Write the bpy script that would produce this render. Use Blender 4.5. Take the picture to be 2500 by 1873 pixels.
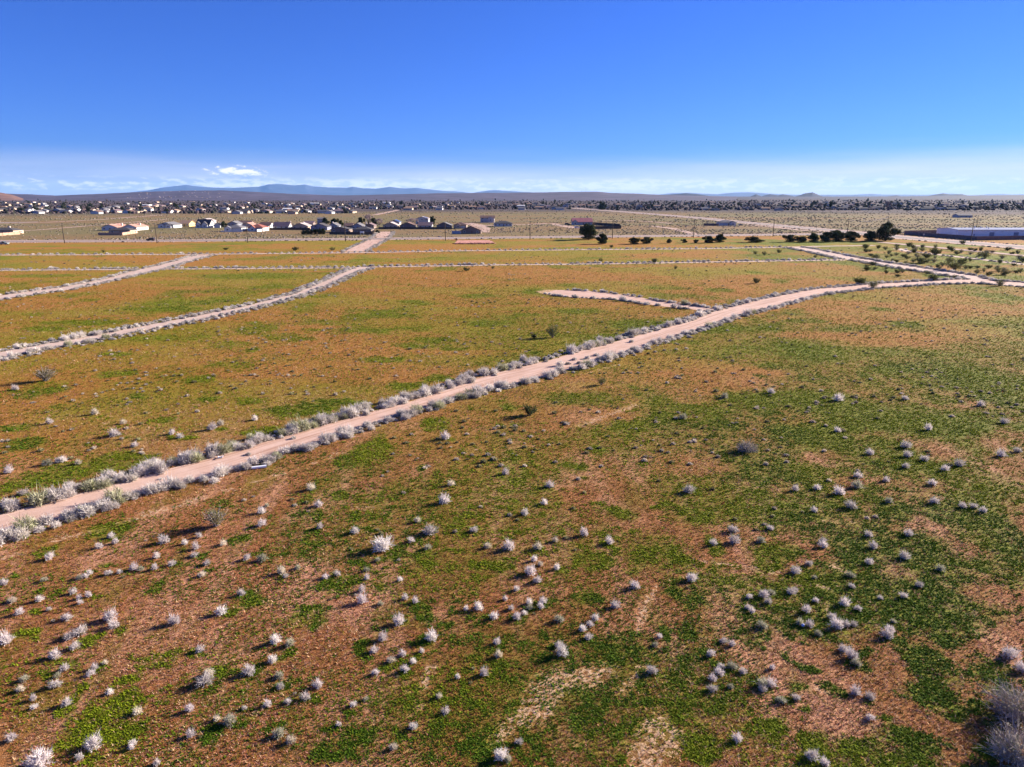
import bpy, math, random
import numpy as np
from mathutils import Vector, Matrix

for o in list(bpy.data.objects):
    bpy.data.objects.remove(o)
SC = bpy.context.scene
COL = SC.collection
rnd = random.Random(7)
rng = np.random.default_rng(11)

# ------------------------------------------------------------------ camera
F, CX, CY, H, HOR = 1752.0, 1250.0, 936.5, 28.0, 478.0      # in pixels of the 2500 px wide photograph
P = math.atan((CY - HOR) / F)
cam = bpy.data.cameras.new('camera')
cam.sensor_width = 36.0
cam.lens = 36.0 * F / 2500.0
cam.clip_start = 0.5
cam.clip_end = 250000
camo = bpy.data.objects.new('camera', cam)
COL.objects.link(camo)
camo.location = (0, 0, H)
camo.rotation_euler = (math.pi / 2 - P, 0, 0)
SC.camera = camo

# ------------------------------------------------------------------ world, sun, exposure
SUN_AZ = math.radians(28.0)       # from +X towards +Y (away from the camera)
SUN_EL = math.radians(19.0)
SUN_DIR = Vector((math.cos(SUN_AZ) * math.cos(SUN_EL), math.sin(SUN_AZ) * math.cos(SUN_EL), math.sin(SUN_EL)))
world = bpy.data.worlds.new('World')
SC.world = world
world.use_nodes = True
wt = world.node_tree
wt.nodes.clear()


def wn(kind, **kw):
    n = wt.nodes.new(kind)
    for k, v in kw.items():
        setattr(n, k, v)
    return n


def lk(tree, a, b):
    tree.links.new(a, b)


def mth(tree, op, a, b=None, c=None, clamp=False):
    n = tree.nodes.new('ShaderNodeMath')
    n.operation = op
    n.use_clamp = clamp
    for i, v in enumerate((a, b, c)):
        if v is None:
            continue
        if isinstance(v, (int, float)):
            n.inputs[i].default_value = v
        else:
            tree.links.new(v, n.inputs[i])
    return n.outputs[0]


def mrange(tree, v, a, b, c=0.0, d=1.0, smooth=True):
    n = tree.nodes.new('ShaderNodeMapRange')
    n.interpolation_type = 'SMOOTHSTEP' if smooth else 'LINEAR'
    n.inputs[1].default_value = a
    n.inputs[2].default_value = b
    n.inputs[3].default_value = c
    n.inputs[4].default_value = d
    tree.links.new(v, n.inputs[0])
    return n.outputs[0]


def noise(tree, vec, scale, detail=3.0, rough=0.55, dist=0.0):
    n = tree.nodes.new('ShaderNodeTexNoise')
    n.inputs['Scale'].default_value = scale
    n.inputs['Detail'].default_value = detail
    n.inputs['Roughness'].default_value = rough
    n.inputs['Distortion'].default_value = dist
    tree.links.new(vec, n.inputs['Vector'])
    return n.outputs['Fac']


def mixc(tree, fac, a, b):
    n = tree.nodes.new('ShaderNodeMix')
    n.data_type = 'RGBA'
    if isinstance(fac, (int, float)):
        n.inputs[0].default_value = fac
    else:
        tree.links.new(fac, n.inputs[0])
    for i, v in ((6, a), (7, b)):
        if isinstance(v, tuple):
            n.inputs[i].default_value = (v[0], v[1], v[2], 1)
        else:
            tree.links.new(v, n.inputs[i])
    return n.outputs[2]


sky = wn('ShaderNodeTexSky', sky_type='NISHITA')
sky.sun_disc = False
sky.sun_elevation = SUN_EL
sky.sun_rotation = math.pi / 2 - SUN_AZ
sky.altitude = 700
sky.air_density = 1.0
sky.dust_density = 0.1
sky.ozone_density = 3.0
hs = wn('ShaderNodeMix', data_type='RGBA', blend_type='MULTIPLY')       # deep, saturated blue of the photograph
hs.inputs[0].default_value = 1.0
hs.inputs[7].default_value = (0.195, 0.385, 1.03, 1)
lk(wt, sky.outputs[0], hs.inputs[6])
tc = wn('ShaderNodeTexCoord')
sp = wn('ShaderNodeSeparateXYZ')
lk(wt, tc.outputs['Generated'], sp.inputs[0])
az = mth(wt, 'ARCTAN2', sp.outputs[0], sp.outputs[1])
el = sp.outputs[2]


def skyvec(kx, ky, off=0.0):
    c = wn('ShaderNodeCombineXYZ')
    lk(wt, mth(wt, 'MULTIPLY', az, kx), c.inputs[0])
    lk(wt, mth(wt, 'MULTIPLY', el, ky), c.inputs[1])
    c.inputs[2].default_value = off
    return c.outputs[0]


# thin streaky veil low over the horizon, thicker on the sun's side
sunside = mth(wt, 'ADD', mth(wt, 'MULTIPLY', sp.outputs[0], math.cos(SUN_AZ)), mth(wt, 'MULTIPLY', sp.outputs[1], math.sin(SUN_AZ)))
n1 = noise(wt, skyvec(5.0, 75.0, 1.3), 1.0, 6.0, 0.62, 0.4)
n1b = noise(wt, skyvec(1.6, 20.0, 9.3), 1.0, 4.0, 0.55)
band = mrange(wt, mth(wt, 'ADD', el, mth(wt, 'MULTIPLY', mth(wt, 'SUBTRACT', n1b, 0.5), 0.05)), 0.066, 0.006)
veil = mth(wt, 'MULTIPLY', band, mrange(wt, n1, 0.26, 0.66, 0.72, 1.0))
veil = mth(wt, 'MULTIPLY', veil, mrange(wt, sunside, -0.3, 0.8, 0.42, 1.0), clamp=True)
# small broken cumulus in a low row all round the horizon
n2 = noise(wt, skyvec(52.0, 190.0, 4.1), 1.0, 7.0, 0.6, 0.3)
n2b = noise(wt, skyvec(4.2, 10.0, 2.0), 1.0, 2.0, 0.5)
row = mth(wt, 'MULTIPLY', mrange(wt, el, 0.004, 0.009), mrange(wt, el, 0.026, 0.014))
cum = mth(wt, 'MULTIPLY', row, mrange(wt, mth(wt, 'ADD', mth(wt, 'MULTIPLY', n2, 0.75), mth(wt, 'MULTIPLY', n2b, 0.35)), 0.51, 0.60))
# the one larger cloud low on the left
dx = mth(wt, 'DIVIDE', mth(wt, 'SUBTRACT', az, -0.343), 0.043)
dy = mth(wt, 'DIVIDE', mth(wt, 'SUBTRACT', mth(wt, 'ADD', el, mth(wt, 'MULTIPLY', dx, 0.0022)), 0.0275), 0.0068)
rr = mth(wt, 'SQRT', mth(wt, 'ADD', mth(wt, 'MULTIPLY', dx, dx), mth(wt, 'MULTIPLY', dy, dy)))
n3 = noise(wt, skyvec(85.0, 210.0, 7.7), 1.0, 7.0, 0.6, 0.4)
big = mrange(wt, mth(wt, 'ADD', rr, mth(wt, 'MULTIPLY', mth(wt, 'SUBTRACT', n3, 0.5), 4.2)), 1.0, 0.35)
shade = mrange(wt, mth(wt, 'ADD', dy, mth(wt, 'MULTIPLY', mth(wt, 'SUBTRACT', n3, 0.5), -3.0)), -0.7, 0.25)
CL = 6.4
c1 = mixc(wt, mth(wt, 'MULTIPLY', veil, 0.95), hs.outputs[2], (0.93 * CL, 0.91 * CL, 1.0 * CL))
c2 = mixc(wt, mth(wt, 'MULTIPLY', cum, 0.75), c1, (1.1 * CL, 1.1 * CL, 1.15 * CL))
cbig = mixc(wt, shade, (0.33 * CL, 0.48 * CL, 0.85 * CL), (1.25 * CL, 1.2 * CL, 1.25 * CL))
c3 = mixc(wt, mth(wt, 'MULTIPLY', big, 0.9), c2, cbig)
bg = wn('ShaderNodeBackground')
bg.inputs['Strength'].default_value = 0.05
lk(wt, c3, bg.inputs['Color'])
wo = wn('ShaderNodeOutputWorld')
lk(wt, bg.outputs[0], wo.inputs[0])

sun = bpy.data.lights.new('sun', 'SUN')
sun.energy = 5.0
sun.angle = math.radians(0.53)
sun.color = (1.0, 0.90, 0.78)
suno = bpy.data.objects.new('sun', sun)
COL.objects.link(suno)
suno.location = (300, 160, 400)
suno.rotation_euler = (-SUN_DIR).to_track_quat('-Z', 'Y').to_euler()

SC.view_settings.view_transform = 'Standard'
SC.view_settings.look = 'None'
SC.view_settings.gamma = 1.0
SC.view_settings.use_curve_mapping = False
SC.view_settings.exposure = 1.72
SC.cycles.use_denoising = True
SC.cycles.max_bounces = 5
SC.cycles.diffuse_bounces = 2
SC.cycles.glossy_bounces = 2
SC.cycles.transmission_bounces = 2
SC.cycles.volume_bounces = 0
SC.cycles.sample_clamp_indirect = 4.0


# ------------------------------------------------------------------ pixel -> place
def ray(px, py):
    u = (px - CX) / F
    v = (CY - py) / F
    return (u, math.cos(P) + v * math.sin(P), -math.sin(P) + v * math.cos(P))


def G(px, py, z=0.0):
    """Point of the level ground (height z) seen at a pixel of the photograph."""
    d = ray(px, py)
    t = (z - H) / d[2]
    return (d[0] * t, d[1] * t)


def Gn(px, py):
    px = np.asarray(px, float)
    py = np.asarray(py, float)
    u = (px - CX) / F
    v = (CY - py) / F
    dz = -math.sin(P) + v * math.cos(P)
    t = -H / dz
    return u * t, (math.cos(P) + v * math.sin(P)) * t


def mpp(px, py):
    """metres per photo pixel, across the view, at the ground point seen there"""
    d = ray(px, py)
    return -H / d[2] / F


def proj(x, y, z=0.0):
    c, s = math.cos(P), math.sin(P)
    zz = z - H
    dep = y * c - zz * s
    up = y * s + zz * c
    return CX + F * x / dep, CY - F * up / dep, dep


ZS = 900.0 / 2212.0


def zz(ox, oy, pts, s=ZS):
    return [(ox + p[0] * s, oy + p[1] * s) + tuple(q * s for q in p[2:]) for p in pts]


def zseg(ox, oy, pts, s=ZS):
    return [(ox + p[0] * s, oy + p[1] * s, ox + p[2] * s, oy + p[3] * s, p[4] * s) for p in pts]


# ------------------------------------------------------------------ numpy noise
def _hash(ix, iy, seed):
    h = (ix.astype(np.int64) * 374761393 + iy.astype(np.int64) * 668265263 + seed * 1442695041) & 0xFFFFFFFF
    h = ((h ^ (h >> 13)) * 1274126177) & 0xFFFFFFFF
    h = h ^ (h >> 16)
    return (h & 0xFFFFFF) / float(0xFFFFFF)


def vnoise(x, y, seed=0):
    ix = np.floor(x)
    iy = np.floor(y)
    fx = x - ix
    fy = y - iy
    fx = fx * fx * (3 - 2 * fx)
    fy = fy * fy * (3 - 2 * fy)
    a = _hash(ix, iy, seed)
    b = _hash(ix + 1, iy, seed)
    c = _hash(ix, iy + 1, seed)
    d = _hash(ix + 1, iy + 1, seed)
    return (a * (1 - fx) + b * fx) * (1 - fy) + (c * (1 - fx) + d * fx) * fy


def fbm(x, y, scale, seed=0, octs=4):
    t = 0.0
    amp = 0.5
    tot = 0.0
    f = 1.0 / scale
    for k in range(octs):
        t = t + amp * vnoise(x * f + 17.3 * k, y * f - 9.1 * k, seed + k)
        tot += amp
        amp *= 0.5
        f *= 2.03
    return t / tot


def sstep(v, a, b):
    t = np.clip((v - a) / (b - a), 0, 1)
    return t * t * (3 - 2 * t)


# ------------------------------------------------------------------ object helpers
def tag(o, label=None, cat=None, group=None, kind=None):
    if label:
        o['label'] = label
    if cat:
        o['category'] = cat
    if group:
        o['group'] = group
    if kind:
        o['kind'] = kind
    return o


def empty(name, loc=(0, 0, 0), rz=0.0):
    o = bpy.data.objects.new(name, None)
    o.empty_display_size = 0.3
    COL.objects.link(o)
    o.location = loc
    o.rotation_euler = (0, 0, rz)
    return o


def obj(name, me, mat=None, parent=None, loc=None, rz=0.0):
    if mat is not None and len(me.materials) == 0:
        for m in (mat if isinstance(mat, (list, tuple)) else [mat]):
            me.materials.append(m)
    o = bpy.data.objects.new(name, me)
    COL.objects.link(o)
    if parent is not None:
        o.parent = parent
    if loc is not None:
        o.location = loc
    if rz:
        o.rotation_euler = (0, 0, rz)
    return o


def copy_tree(o, parent=None):
    c = o.copy()
    COL.objects.link(c)
    if parent is not None:
        c.parent = parent
    for ch in list(o.children):
        copy_tree(ch, c)
    return c


class MB:
    def __init__(self):
        self.v = []
        self.f = []
        self.mi = []

    def quad(self, a, b, c, d, mi=0):
        n = len(self.v)
        self.v += [a, b, c, d]
        self.f.append((n, n + 1, n + 2, n + 3))
        self.mi.append(mi)

    def tri(self, a, b, c, mi=0):
        n = len(self.v)
        self.v += [a, b, c]
        self.f.append((n, n + 1, n + 2))
        self.mi.append(mi)

    def box(self, x0, x1, y0, y1, z0, z1, mi=0):
        n = len(self.v)
        self.v += [(x0, y0, z0), (x1, y0, z0), (x1, y1, z0), (x0, y1, z0), (x0, y0, z1), (x1, y0, z1), (x1, y1, z1), (x0, y1, z1)]
        for f in ((3, 2, 1, 0), (4, 5, 6, 7), (0, 1, 5, 4), (1, 2, 6, 5), (2, 3, 7, 6), (3, 0, 4, 7)):
            self.f.append(tuple(n + i for i in f))
            self.mi.append(mi)
        return self

    def prism(self, prof, y0, y1, axis='y', mi=0):
        """profile of (a, z) pushed from y0 to y1 along axis"""
        n = len(self.v)
        k = len(prof)
        for yy in (y0, y1):
            for a, z in prof:
                self.v.append((a, yy, z) if axis == 'y' else (yy, a, z))
        self.f.append(tuple(n + i for i in range(k)))
        self.f.append(tuple(n + k + i for i in reversed(range(k))))
        for i in range(k):
            j = (i + 1) % k
            self.f.append((n + i, n + k + i, n + k + j, n + j))
        self.mi += [mi] * (k + 2)
        return self

    def tube(self, pts, radii, sides=6, mi=0, cap=True):
        n0 = len(self.v)
        pts = [Vector(p) for p in pts]
        for i, p in enumerate(pts):
            d = (pts[min(i + 1, len(pts) - 1)] - pts[max(i - 1, 0)]).normalized()
            a = d.orthogonal().normalized() if abs(d.z) < 0.99 else Vector((1, 0, 0))
            b = d.cross(a)
            for k in range(sides):
                t = 2 * math.pi * k / sides
                self.v.append(tuple(p + (a * math.cos(t) + b * math.sin(t)) * radii[i]))
        for i in range(len(pts) - 1):
            for k in range(sides):
                k2 = (k + 1) % sides
                a = n0 + i * sides
                self.f.append((a + k, a + k2, a + sides + k2, a + sides + k))
                self.mi.append(mi)
        if cap:
            self.f.append(tuple(n0 + k for k in reversed(range(sides))))
            e = n0 + (len(pts) - 1) * sides
            self.f.append(tuple(e + k for k in range(sides)))
            self.mi += [mi, mi]
        return self

    def mesh(self, name, smooth=False):
        me = bpy.data.meshes.new(name)
        me.from_pydata(self.v, [], self.f)
        if any(self.mi):
            me.polygons.foreach_set('material_index', self.mi)
        if smooth:
            me.polygons.foreach_set('use_smooth', [True] * len(self.f))
        me.update()
        return me

    def build(self, name, mat, parent=None, loc=None, smooth=False):
        return obj(name, self.mesh(name, smooth), mat, parent, loc)


def tri_mesh(name, V, T, cols=None, smooth=False, colname='tint'):
    """big triangle mesh straight from numpy arrays"""
    me = bpy.data.meshes.new(name)
    me.vertices.add(len(V))
    me.vertices.foreach_set('co', np.ascontiguousarray(V, np.float32).ravel())
    me.loops.add(len(T) * 3)
    me.loops.foreach_set('vertex_index', np.ascontiguousarray(T, np.int32).ravel())
    me.polygons.add(len(T))
    me.polygons.foreach_set('loop_start', np.arange(0, len(T) * 3, 3, dtype=np.int32))
    if smooth:
        me.polygons.foreach_set('use_smooth', np.ones(len(T), bool))
    me.update(calc_edges=True)
    if cols is not None:
        a = me.attributes.new(colname, 'FLOAT_COLOR', 'POINT')
        c4 = np.ones((len(V), 4), np.float32)
        c4[:, :3] = cols
        a.data.foreach_set('color', c4.ravel())
    return me


# ------------------------------------------------------------------ materials
def new_mat(name):
    m = bpy.data.materials.new(name)
    m.use_nodes = True
    t = m.node_tree
    b = t.nodes['Principled BSDF']
    b.inputs['Roughness'].default_value = 0.9
    b.inputs['Specular IOR Level'].default_value = 0.2
    return m, t, b


_M = {}


def mat(name, col, var=0.18, scale=1.5, rough=0.9, obvar=0.0, metal=0.0, spec=0.2):
    if name in _M:
        return _M[name]
    m, t, b = new_mat(name)
    tcn = t.nodes.new('ShaderNodeTexCoord')
    n = noise(t, tcn.outputs['Object'], scale, 4.0, 0.6)
    lo = tuple(max(0, c * (1 - var)) for c in col)
    hi = tuple(c * (1 + var) for c in col)
    c = mixc(t, mrange(t, n, 0.3, 0.7), lo, hi)
    if obvar > 0:
        oi = t.nodes.new('ShaderNodeObjectInfo')
        h = t.nodes.new('ShaderNodeHueSaturation')
        t.links.new(c, h.inputs['Color'])
        t.links.new(mrange(t, oi.outputs['Random'], 0, 1, 1 - obvar, 1 + obvar, False), h.inputs['Value'])
        c = h.outputs[0]
    t.links.new(c, b.inputs['Base Color'])
    b.inputs['Roughness'].default_value = rough
    b.inputs['Metallic'].default_value = metal
    b.inputs['Specular IOR Level'].default_value = spec
    _M[name] = m
    return m


def tint_mat(name, rough=0.9, trans=0.0):
    """colour from the point attribute 'tint' (own colour of each plant)"""
    m, t, b = new_mat(name)
    a = t.nodes.new('ShaderNodeAttribute')
    a.attribute_name = 'tint'
    t.links.new(a.outputs['Color'], b.inputs['Base Color'])
    b.inputs['Roughness'].default_value = rough
    if trans > 0:
        tr = t.nodes.new('ShaderNodeBsdfTranslucent')
        t.links.new(a.outputs['Color'], tr.inputs['Color'])
        mx = t.nodes.new('ShaderNodeMixShader')
        mx.inputs[0].default_value = trans
        t.links.new(b.outputs[0], mx.inputs[1])
        t.links.new(tr.outputs[0], mx.inputs[2])
        t.links.new(mx.outputs[0], t.nodes['Material Output'].inputs['Surface'])
    return m


# ------------------------------------------------------------------ roads (traced edges -> level strips)
def interp_edges(up, lo, step=22):
    up = sorted(up)
    lo = sorted(lo)
    x0 = max(up[0][0], lo[0][0])
    x1 = min(up[-1][0], lo[-1][0])
    xs = np.linspace(x0, x1, max(6, int((x1 - x0) / step)))
    yu = np.interp(xs, [p[0] for p in up], [p[1] for p in up])
    yl = np.interp(xs, [p[0] for p in lo], [p[1] for p in lo])
    ax, ay = Gn(xs, yu)
    bx, by = Gn(xs, yl)
    A = np.stack([ax, ay], 1)
    B = np.stack([bx, by], 1)
    C = (A + B) / 2
    D = np.gradient(C, axis=0)
    D /= np.linalg.norm(D, axis=1)[:, None]
    N = np.stack([-D[:, 1], D[:, 0]], 1)
    W = np.abs(((A - B) * N).sum(1)) / 2
    return C, W


def line_road(pts, half, step=None):
    W = []
    xs = []
    for (px, py) in pts:
        xs.append(G(px, py))
    C = np.array(xs)
    seg = np.linalg.norm(np.diff(C, axis=0), axis=1)
    s = np.concatenate([[0], np.cumsum(seg)])
    n = max(6, int(s[-1] / (step or 4.0)))
    t = np.linspace(0, s[-1], n)
    C2 = np.stack([np.interp(t, s, C[:, 0]), np.interp(t, s, C[:, 1])], 1)
    return C2, np.full(n, float(half))


def resample(C, W, step):
    seg = np.linalg.norm(np.diff(C, axis=0), axis=1)
    s = np.concatenate([[0], np.cumsum(seg)])
    n = max(4, int(s[-1] / step))
    t = np.linspace(0, s[-1], n)
    # gentle smoothing of the traced bends
    C2 = np.stack([np.interp(t, s, C[:, 0]), np.interp(t, s, C[:, 1])], 1)
    W2 = np.interp(t, s, W)
    k = max(1, int(3.0 / step))
    if n > 6 * k:
        ker = np.ones(2 * k + 1) / (2 * k + 1)
        pad = lambda a: np.concatenate([np.full(k, a[0]), a, np.full(k, a[-1])])
        C2 = np.stack([np.convolve(pad(C2[:, i]), ker, 'valid') for i in (0, 1)], 1)
        W2 = np.convolve(pad(W2), ker, 'valid')
    return C2, W2


def frame(C):
    D = np.gradient(C, axis=0)
    D /= np.linalg.norm(D, axis=1)[:, None]
    return D, np.stack([-D[:, 1], D[:, 0]], 1)


main_up = [(-260, 1328), (0, 1258), (122, 1225), (285, 1181), (468, 1132), (635, 1083), (814, 1031), (1024, 975), (1117, 943), (1203, 914), (1370, 873), (1435, 852), (1573, 815), (1700, 779), (1775, 752), (1885, 725), (1987, 706), (2149, 692), (2361, 682), (2500, 690), (2800, 712)]
main_lo = [(-260, 1392), (0, 1311), (163, 1262), (346, 1203), (468, 1173), (590, 1144), (692, 1106), (814, 1067), (1003, 1006), (1207, 950), (1353, 914), (1410, 897), (1573, 846), (1700, 808), (1763, 785), (1926, 739), (2007, 718), (2129, 704), (2292, 694), (2393, 692), (2500, 701), (2800, 724)]
z1 = lambda p: zz(0, 560, p)
left_up = z1([(-300, 792), (0, 738), (400, 666), (800, 592), (1200, 516), (1500, 456), (1800, 376), (2000, 288), (2120, 232), (2190, 222)])
left_lo = z1([(-300, 832), (0, 775), (400, 698), (800, 620), (1200, 545), (1500, 478), (1800, 402), (2000, 325), (2120, 262), (2190, 240)])
far_up = z1([(-300, 440), (0, 398), (400, 343), (650, 295), (830, 243), (1000, 205), (1180, 155), (1240, 146)])
far_lo = z1([(-300, 468), (0, 422), (400, 364), (650, 315), (900, 258), (1080, 208), (1240, 164), (1300, 150)])
spur_up = [(1338, 709), (1360, 706), (1427, 710), (1532, 722), (1614, 737), (1700, 748), (1740, 753)]
spur_lo = [(1338, 715), (1360, 721), (1410, 727), (1512, 733), (1593, 745), (1700, 757), (1740, 763)]
fork_up = [(1930, 600), (1958, 603), (2007, 611), (2080, 627), (2149, 639), (2251, 653.6), (2353, 668), (2414, 684)]
fork_lo = [(1930, 607), (1958, 612), (2064, 635), (2109, 640), (2170, 651), (2271, 668), (2361, 682), (2400, 690)]

ROADS = {}     # name -> (centre, half width, z, colour, shrubs, label)
C, W = interp_edges(main_up, main_lo)
ROADS['main'] = resample(C, W, 0.7)
C, W = interp_edges(left_up, left_lo)
ROADS['left'] = resample(C, np.minimum(W, 4.0), 1.0)
C, W = interp_edges(far_up, far_lo)
ROADS['second'] = resample(C, np.minimum(W, 5.0), 1.2)
C, W = interp_edges(spur_up, spur_lo, 10)
ROADS['spur'] = resample(C, W, 0.8)
C, W = interp_edges(fork_up, fork_lo, 12)
ROADS['fork'] = resample(C, np.minimum(W, 5.0), 1.2)
ROADS['track_a'] = line_road([(-200, 624), (0, 623), (488, 621), (900, 617), (1085, 613), (1410, 610), (1700, 607.5), (1935, 603.5)], 2.4, 3)
ROADS['track_b'] = line_road([(-200, 661), (0, 660), (366, 657), (854, 654), (922, 651.5), (1207, 647), (1492, 644), (1700, 640.5), (1844, 638), (2060, 634.5)], 2.0, 2.5)
ROADS['side'] = line_road([(866, 614), (892, 600), (915, 588.5), (929, 581), (936, 573), (942, 566)], 5.0, 3)
ROADS['east'] = line_road([(2190, 607), (2217, 614), (2267, 619), (2380, 632), (2500, 645.6), (2700, 668)], 2.0, 3)
ROADS['east_b'] = line_road([(1935, 603.5), (2000, 601.5), (2135, 599.5)], 2.2, 3)
paved = line_road([(-700, 594), (-200, 591.5), (0, 589.5), (400, 588), (900, 583.6), (1300, 579.6), (1700, 575.3), (1900, 573), (2060, 571.5)], 6.0, 4)
highway = line_road([(1395, 507.5), (1426, 510.5), (1539, 518.5), (1600, 523.5), (1713, 533), (1826, 544), (1939, 554.5), (2052, 564.5), (2113, 571), (2226, 582), (2339, 591), (2500, 604), (2900, 640)], 6.5, 4)


def near_road(x, y, names=None, extra=0.0):
    """signed distance to the nearest road edge (negative: on a road)"""
    best = np.full(np.shape(x), 1e9)
    for k in (names or list(ROADS)):
        C, W = ROADS[k]
        st = max(1, int(2.0 / max(0.1, np.linalg.norm(C[1] - C[0]))))
        Cs = C[::st]
        Ws = W[::st]
        lo = Cs.min(0) - 30
        hi = Cs.max(0) + 30
        m = (x > lo[0]) & (x < hi[0]) & (y > lo[1]) & (y < hi[1])
        idx = np.nonzero(m)[0]
        for s in range(0, len(idx), 20000):
            ii = idx[s:s + 20000]
            d = np.hypot(x[ii][:, None] - Cs[None, :, 0], y[ii][:, None] - Cs[None, :, 1]) - Ws[None, :]
            best[ii] = np.minimum(best[ii], d.min(1))
    return best


# ------------------------------------------------------------------ ground cover layout (where things grow, in metres)
gp = []
gp += zz(800, 900, [(270, 480, 130, 60), (270, 540, 80, 30), (1850, 350, 180, 60), (1780, 410, 60, 30), (1660, 500, 90, 45), (1480, 580, 70, 25), (1150, 640, 80, 35), (1100, 735, 80, 30), (1220, 735, 60, 20), (1340, 700, 70, 22), (1915, 585, 50, 18), (1640, 812, 60, 20), (1800, 870, 90, 40), (2010, 815, 45, 20), (760, 900, 60, 45), (200, 910, 55, 30), (710, 800, 70, 25), (2140, 720, 50, 25), (2140, 900, 80, 60), (80, 735, 45, 30), (550, 620, 45, 18), (1130, 525, 45, 22), (2000, 300, 120, 30), (2110, 240, 80, 20), (1920, 215, 45, 15), (1100, 240, 60, 30), (650, 320, 90, 35), (550, 1130, 110, 60), (1050, 1165, 100, 40), (1550, 1130, 110, 60), (1900, 1150, 150, 60), (190, 1145, 60, 25), (880, 1190, 50, 20), (1165, 830, 50, 15), (1850, 120, 40, 12), (1450, 180, 35, 12), (660, 350, 60, 12)])
gp += zz(0, 1350, [(680, 50, 60, 25), (905, 215, 60, 45), (1780, 420, 110, 80), (1960, 200, 100, 60), (1050, 570, 120, 60), (660, 990, 190, 85), (700, 1060, 120, 40), (930, 690, 110, 60), (790, 840, 120, 40), (1500, 300, 120, 50), (2180, 560, 60, 80), (1700, 640, 60, 30), (600, 700, 100, 50), (1440, 1030, 80, 40), (1230, 1060, 70, 30), (2100, 1180, 150, 80), (240, 45, 60, 25), (450, 870, 50, 30)])
gp += zz(800, 1350, [(60, 230, 110, 60), (560, 40, 110, 50), (1060, 65, 100, 50), (270, 215, 70, 30), (680, 390, 60, 40), (1550, 250, 130, 50), (1780, 580, 200, 80), (1350, 620, 150, 40), (1200, 750, 100, 25), (1900, 50, 150, 60), (2150, 300, 80, 80), (1500, 900, 180, 70), (880, 920, 80, 40), (250, 1080, 130, 60), (700, 1100, 100, 60), (100, 1220, 140, 60), (870, 1250, 100, 40), (1860, 1010, 50, 60), (1780, 1090, 60, 60), (2170, 1180, 60, 80), (520, 350, 80, 40), (1730, 640, 130, 40), (560, 185, 45, 25), (880, 90, 50, 20)])
gp += zz(1600, 1350, [(130, 40, 150, 50), (380, 190, 120, 70), (240, 310, 100, 50), (210, 490, 80, 40), (360, 640, 60, 30), (640, 60, 100, 40), (1250, 220, 120, 50), (1350, 280, 90, 40), (1700, 400, 200, 120), (1650, 650, 200, 150), (1600, 800, 200, 100), (1950, 80, 200, 90), (1180, 540, 40, 20), (910, 670, 70, 30), (970, 760, 80, 30), (750, 750, 80, 30), (1050, 1110, 100, 70), (300, 1200, 140, 60), (650, 1050, 180, 90), (720, 1130, 100, 50), (1500, 1150, 220, 90), (2050, 700, 150, 100), (2000, 950, 120, 100), (1950, 1100, 120, 80), (2150, 850, 80, 60), (1250, 1200, 150, 60)])
gp += zz(1600, 900, [(190, 240, 170, 30), (60, 300, 120, 50), (430, 315, 60, 20), (650, 265, 90, 20), (1060, 230, 90, 30), (580, 640, 100, 60), (590, 720, 80, 30), (200, 720, 60, 28), (240, 900, 160, 70), (1400, 470, 200, 90), (1700, 180, 130, 40), (1700, 350, 150, 60), (1900, 900, 250, 150), (2050, 1050, 200, 150), (1450, 850, 200, 70), (1300, 750, 100, 40), (700, 1080, 150, 70), (380, 1150, 100, 40), (100, 1150, 200, 30), (850, 900, 100, 50), (1200, 1070, 80, 40), (850, 260, 90, 25), (40, 820, 50, 20), (1250, 40, 60, 25)])
gp += zz(0, 900, [(700, 30, 120, 25), (1190, 70, 110, 25), (250, 140, 130, 40), (960, 315, 90, 25), (850, 165, 80, 20), (700, 560, 200, 60), (500, 600, 200, 50), (300, 650, 200, 40), (150, 700, 150, 30), (1550, 370, 150, 30), (1800, 260, 250, 45), (2000, 215, 200, 30), (1500, 190, 130, 25), (150, 450, 160, 40), (1100, 410, 80, 20), (2140, 530, 120, 50), (2050, 730, 50, 30), (1910, 910, 60, 35), (1460, 1040, 60, 35), (650, 950, 140, 50), (700, 1000, 80, 60), (2160, 915, 60, 30), (680, 1160, 70, 25), (1880, 1040, 100, 40), (240, 1120, 60, 40), (100, 350, 150, 25), (1250, 190, 60, 12), (320, 230, 60, 12)])
gp += zz(800, 560, [(430, 520, 120, 15), (930, 570, 120, 20), (1000, 560, 150, 20), (1200, 510, 100, 12), (1450, 495, 100, 12), (650, 660, 180, 18), (780, 720, 100, 15), (560, 700, 200, 20), (350, 780, 150, 20), (500, 930, 130, 30), (650, 900, 120, 20), (1600, 640, 150, 15), (1800, 565, 70, 10), (1230, 370, 80, 20), (900, 400, 150, 15), (170, 520, 60, 10), (1250, 745, 60, 15)])
gp += zz(1600, 560, [(600, 260, 60, 10), (900, 550, 150, 15), (1500, 570, 120, 25), (560, 710, 120, 12), (700, 820, 120, 30), (1250, 880, 60, 20), (2050, 400, 150, 30), (2080, 440, 60, 15), (380, 365, 100, 15), (640, 890, 50, 15), (1700, 930, 200, 50), (1350, 480, 80, 15)])
gp += zz(0, 560, [(1500, 280, 400, 20), (1000, 480, 300, 15), (500, 560, 300, 20), (250, 600, 150, 20), (700, 750, 100, 15), (1830, 660, 100, 12), (1530, 560, 60, 12), (1880, 605, 100, 8), (1500, 720, 60, 10), (250, 280, 250, 12), (1650, 350, 200, 12)])
GREEN = []
for (px, py, rx, ry) in gp:
    c = G(px, py)
    m = mpp(px, py)
    y1 = G(px, py - ry)[1]
    y0 = G(px, py + ry)[1]
    GREEN.append((c[0], c[1], rx * m, (y1 - y0) / 2))
_gr = random.Random(3)
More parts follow.
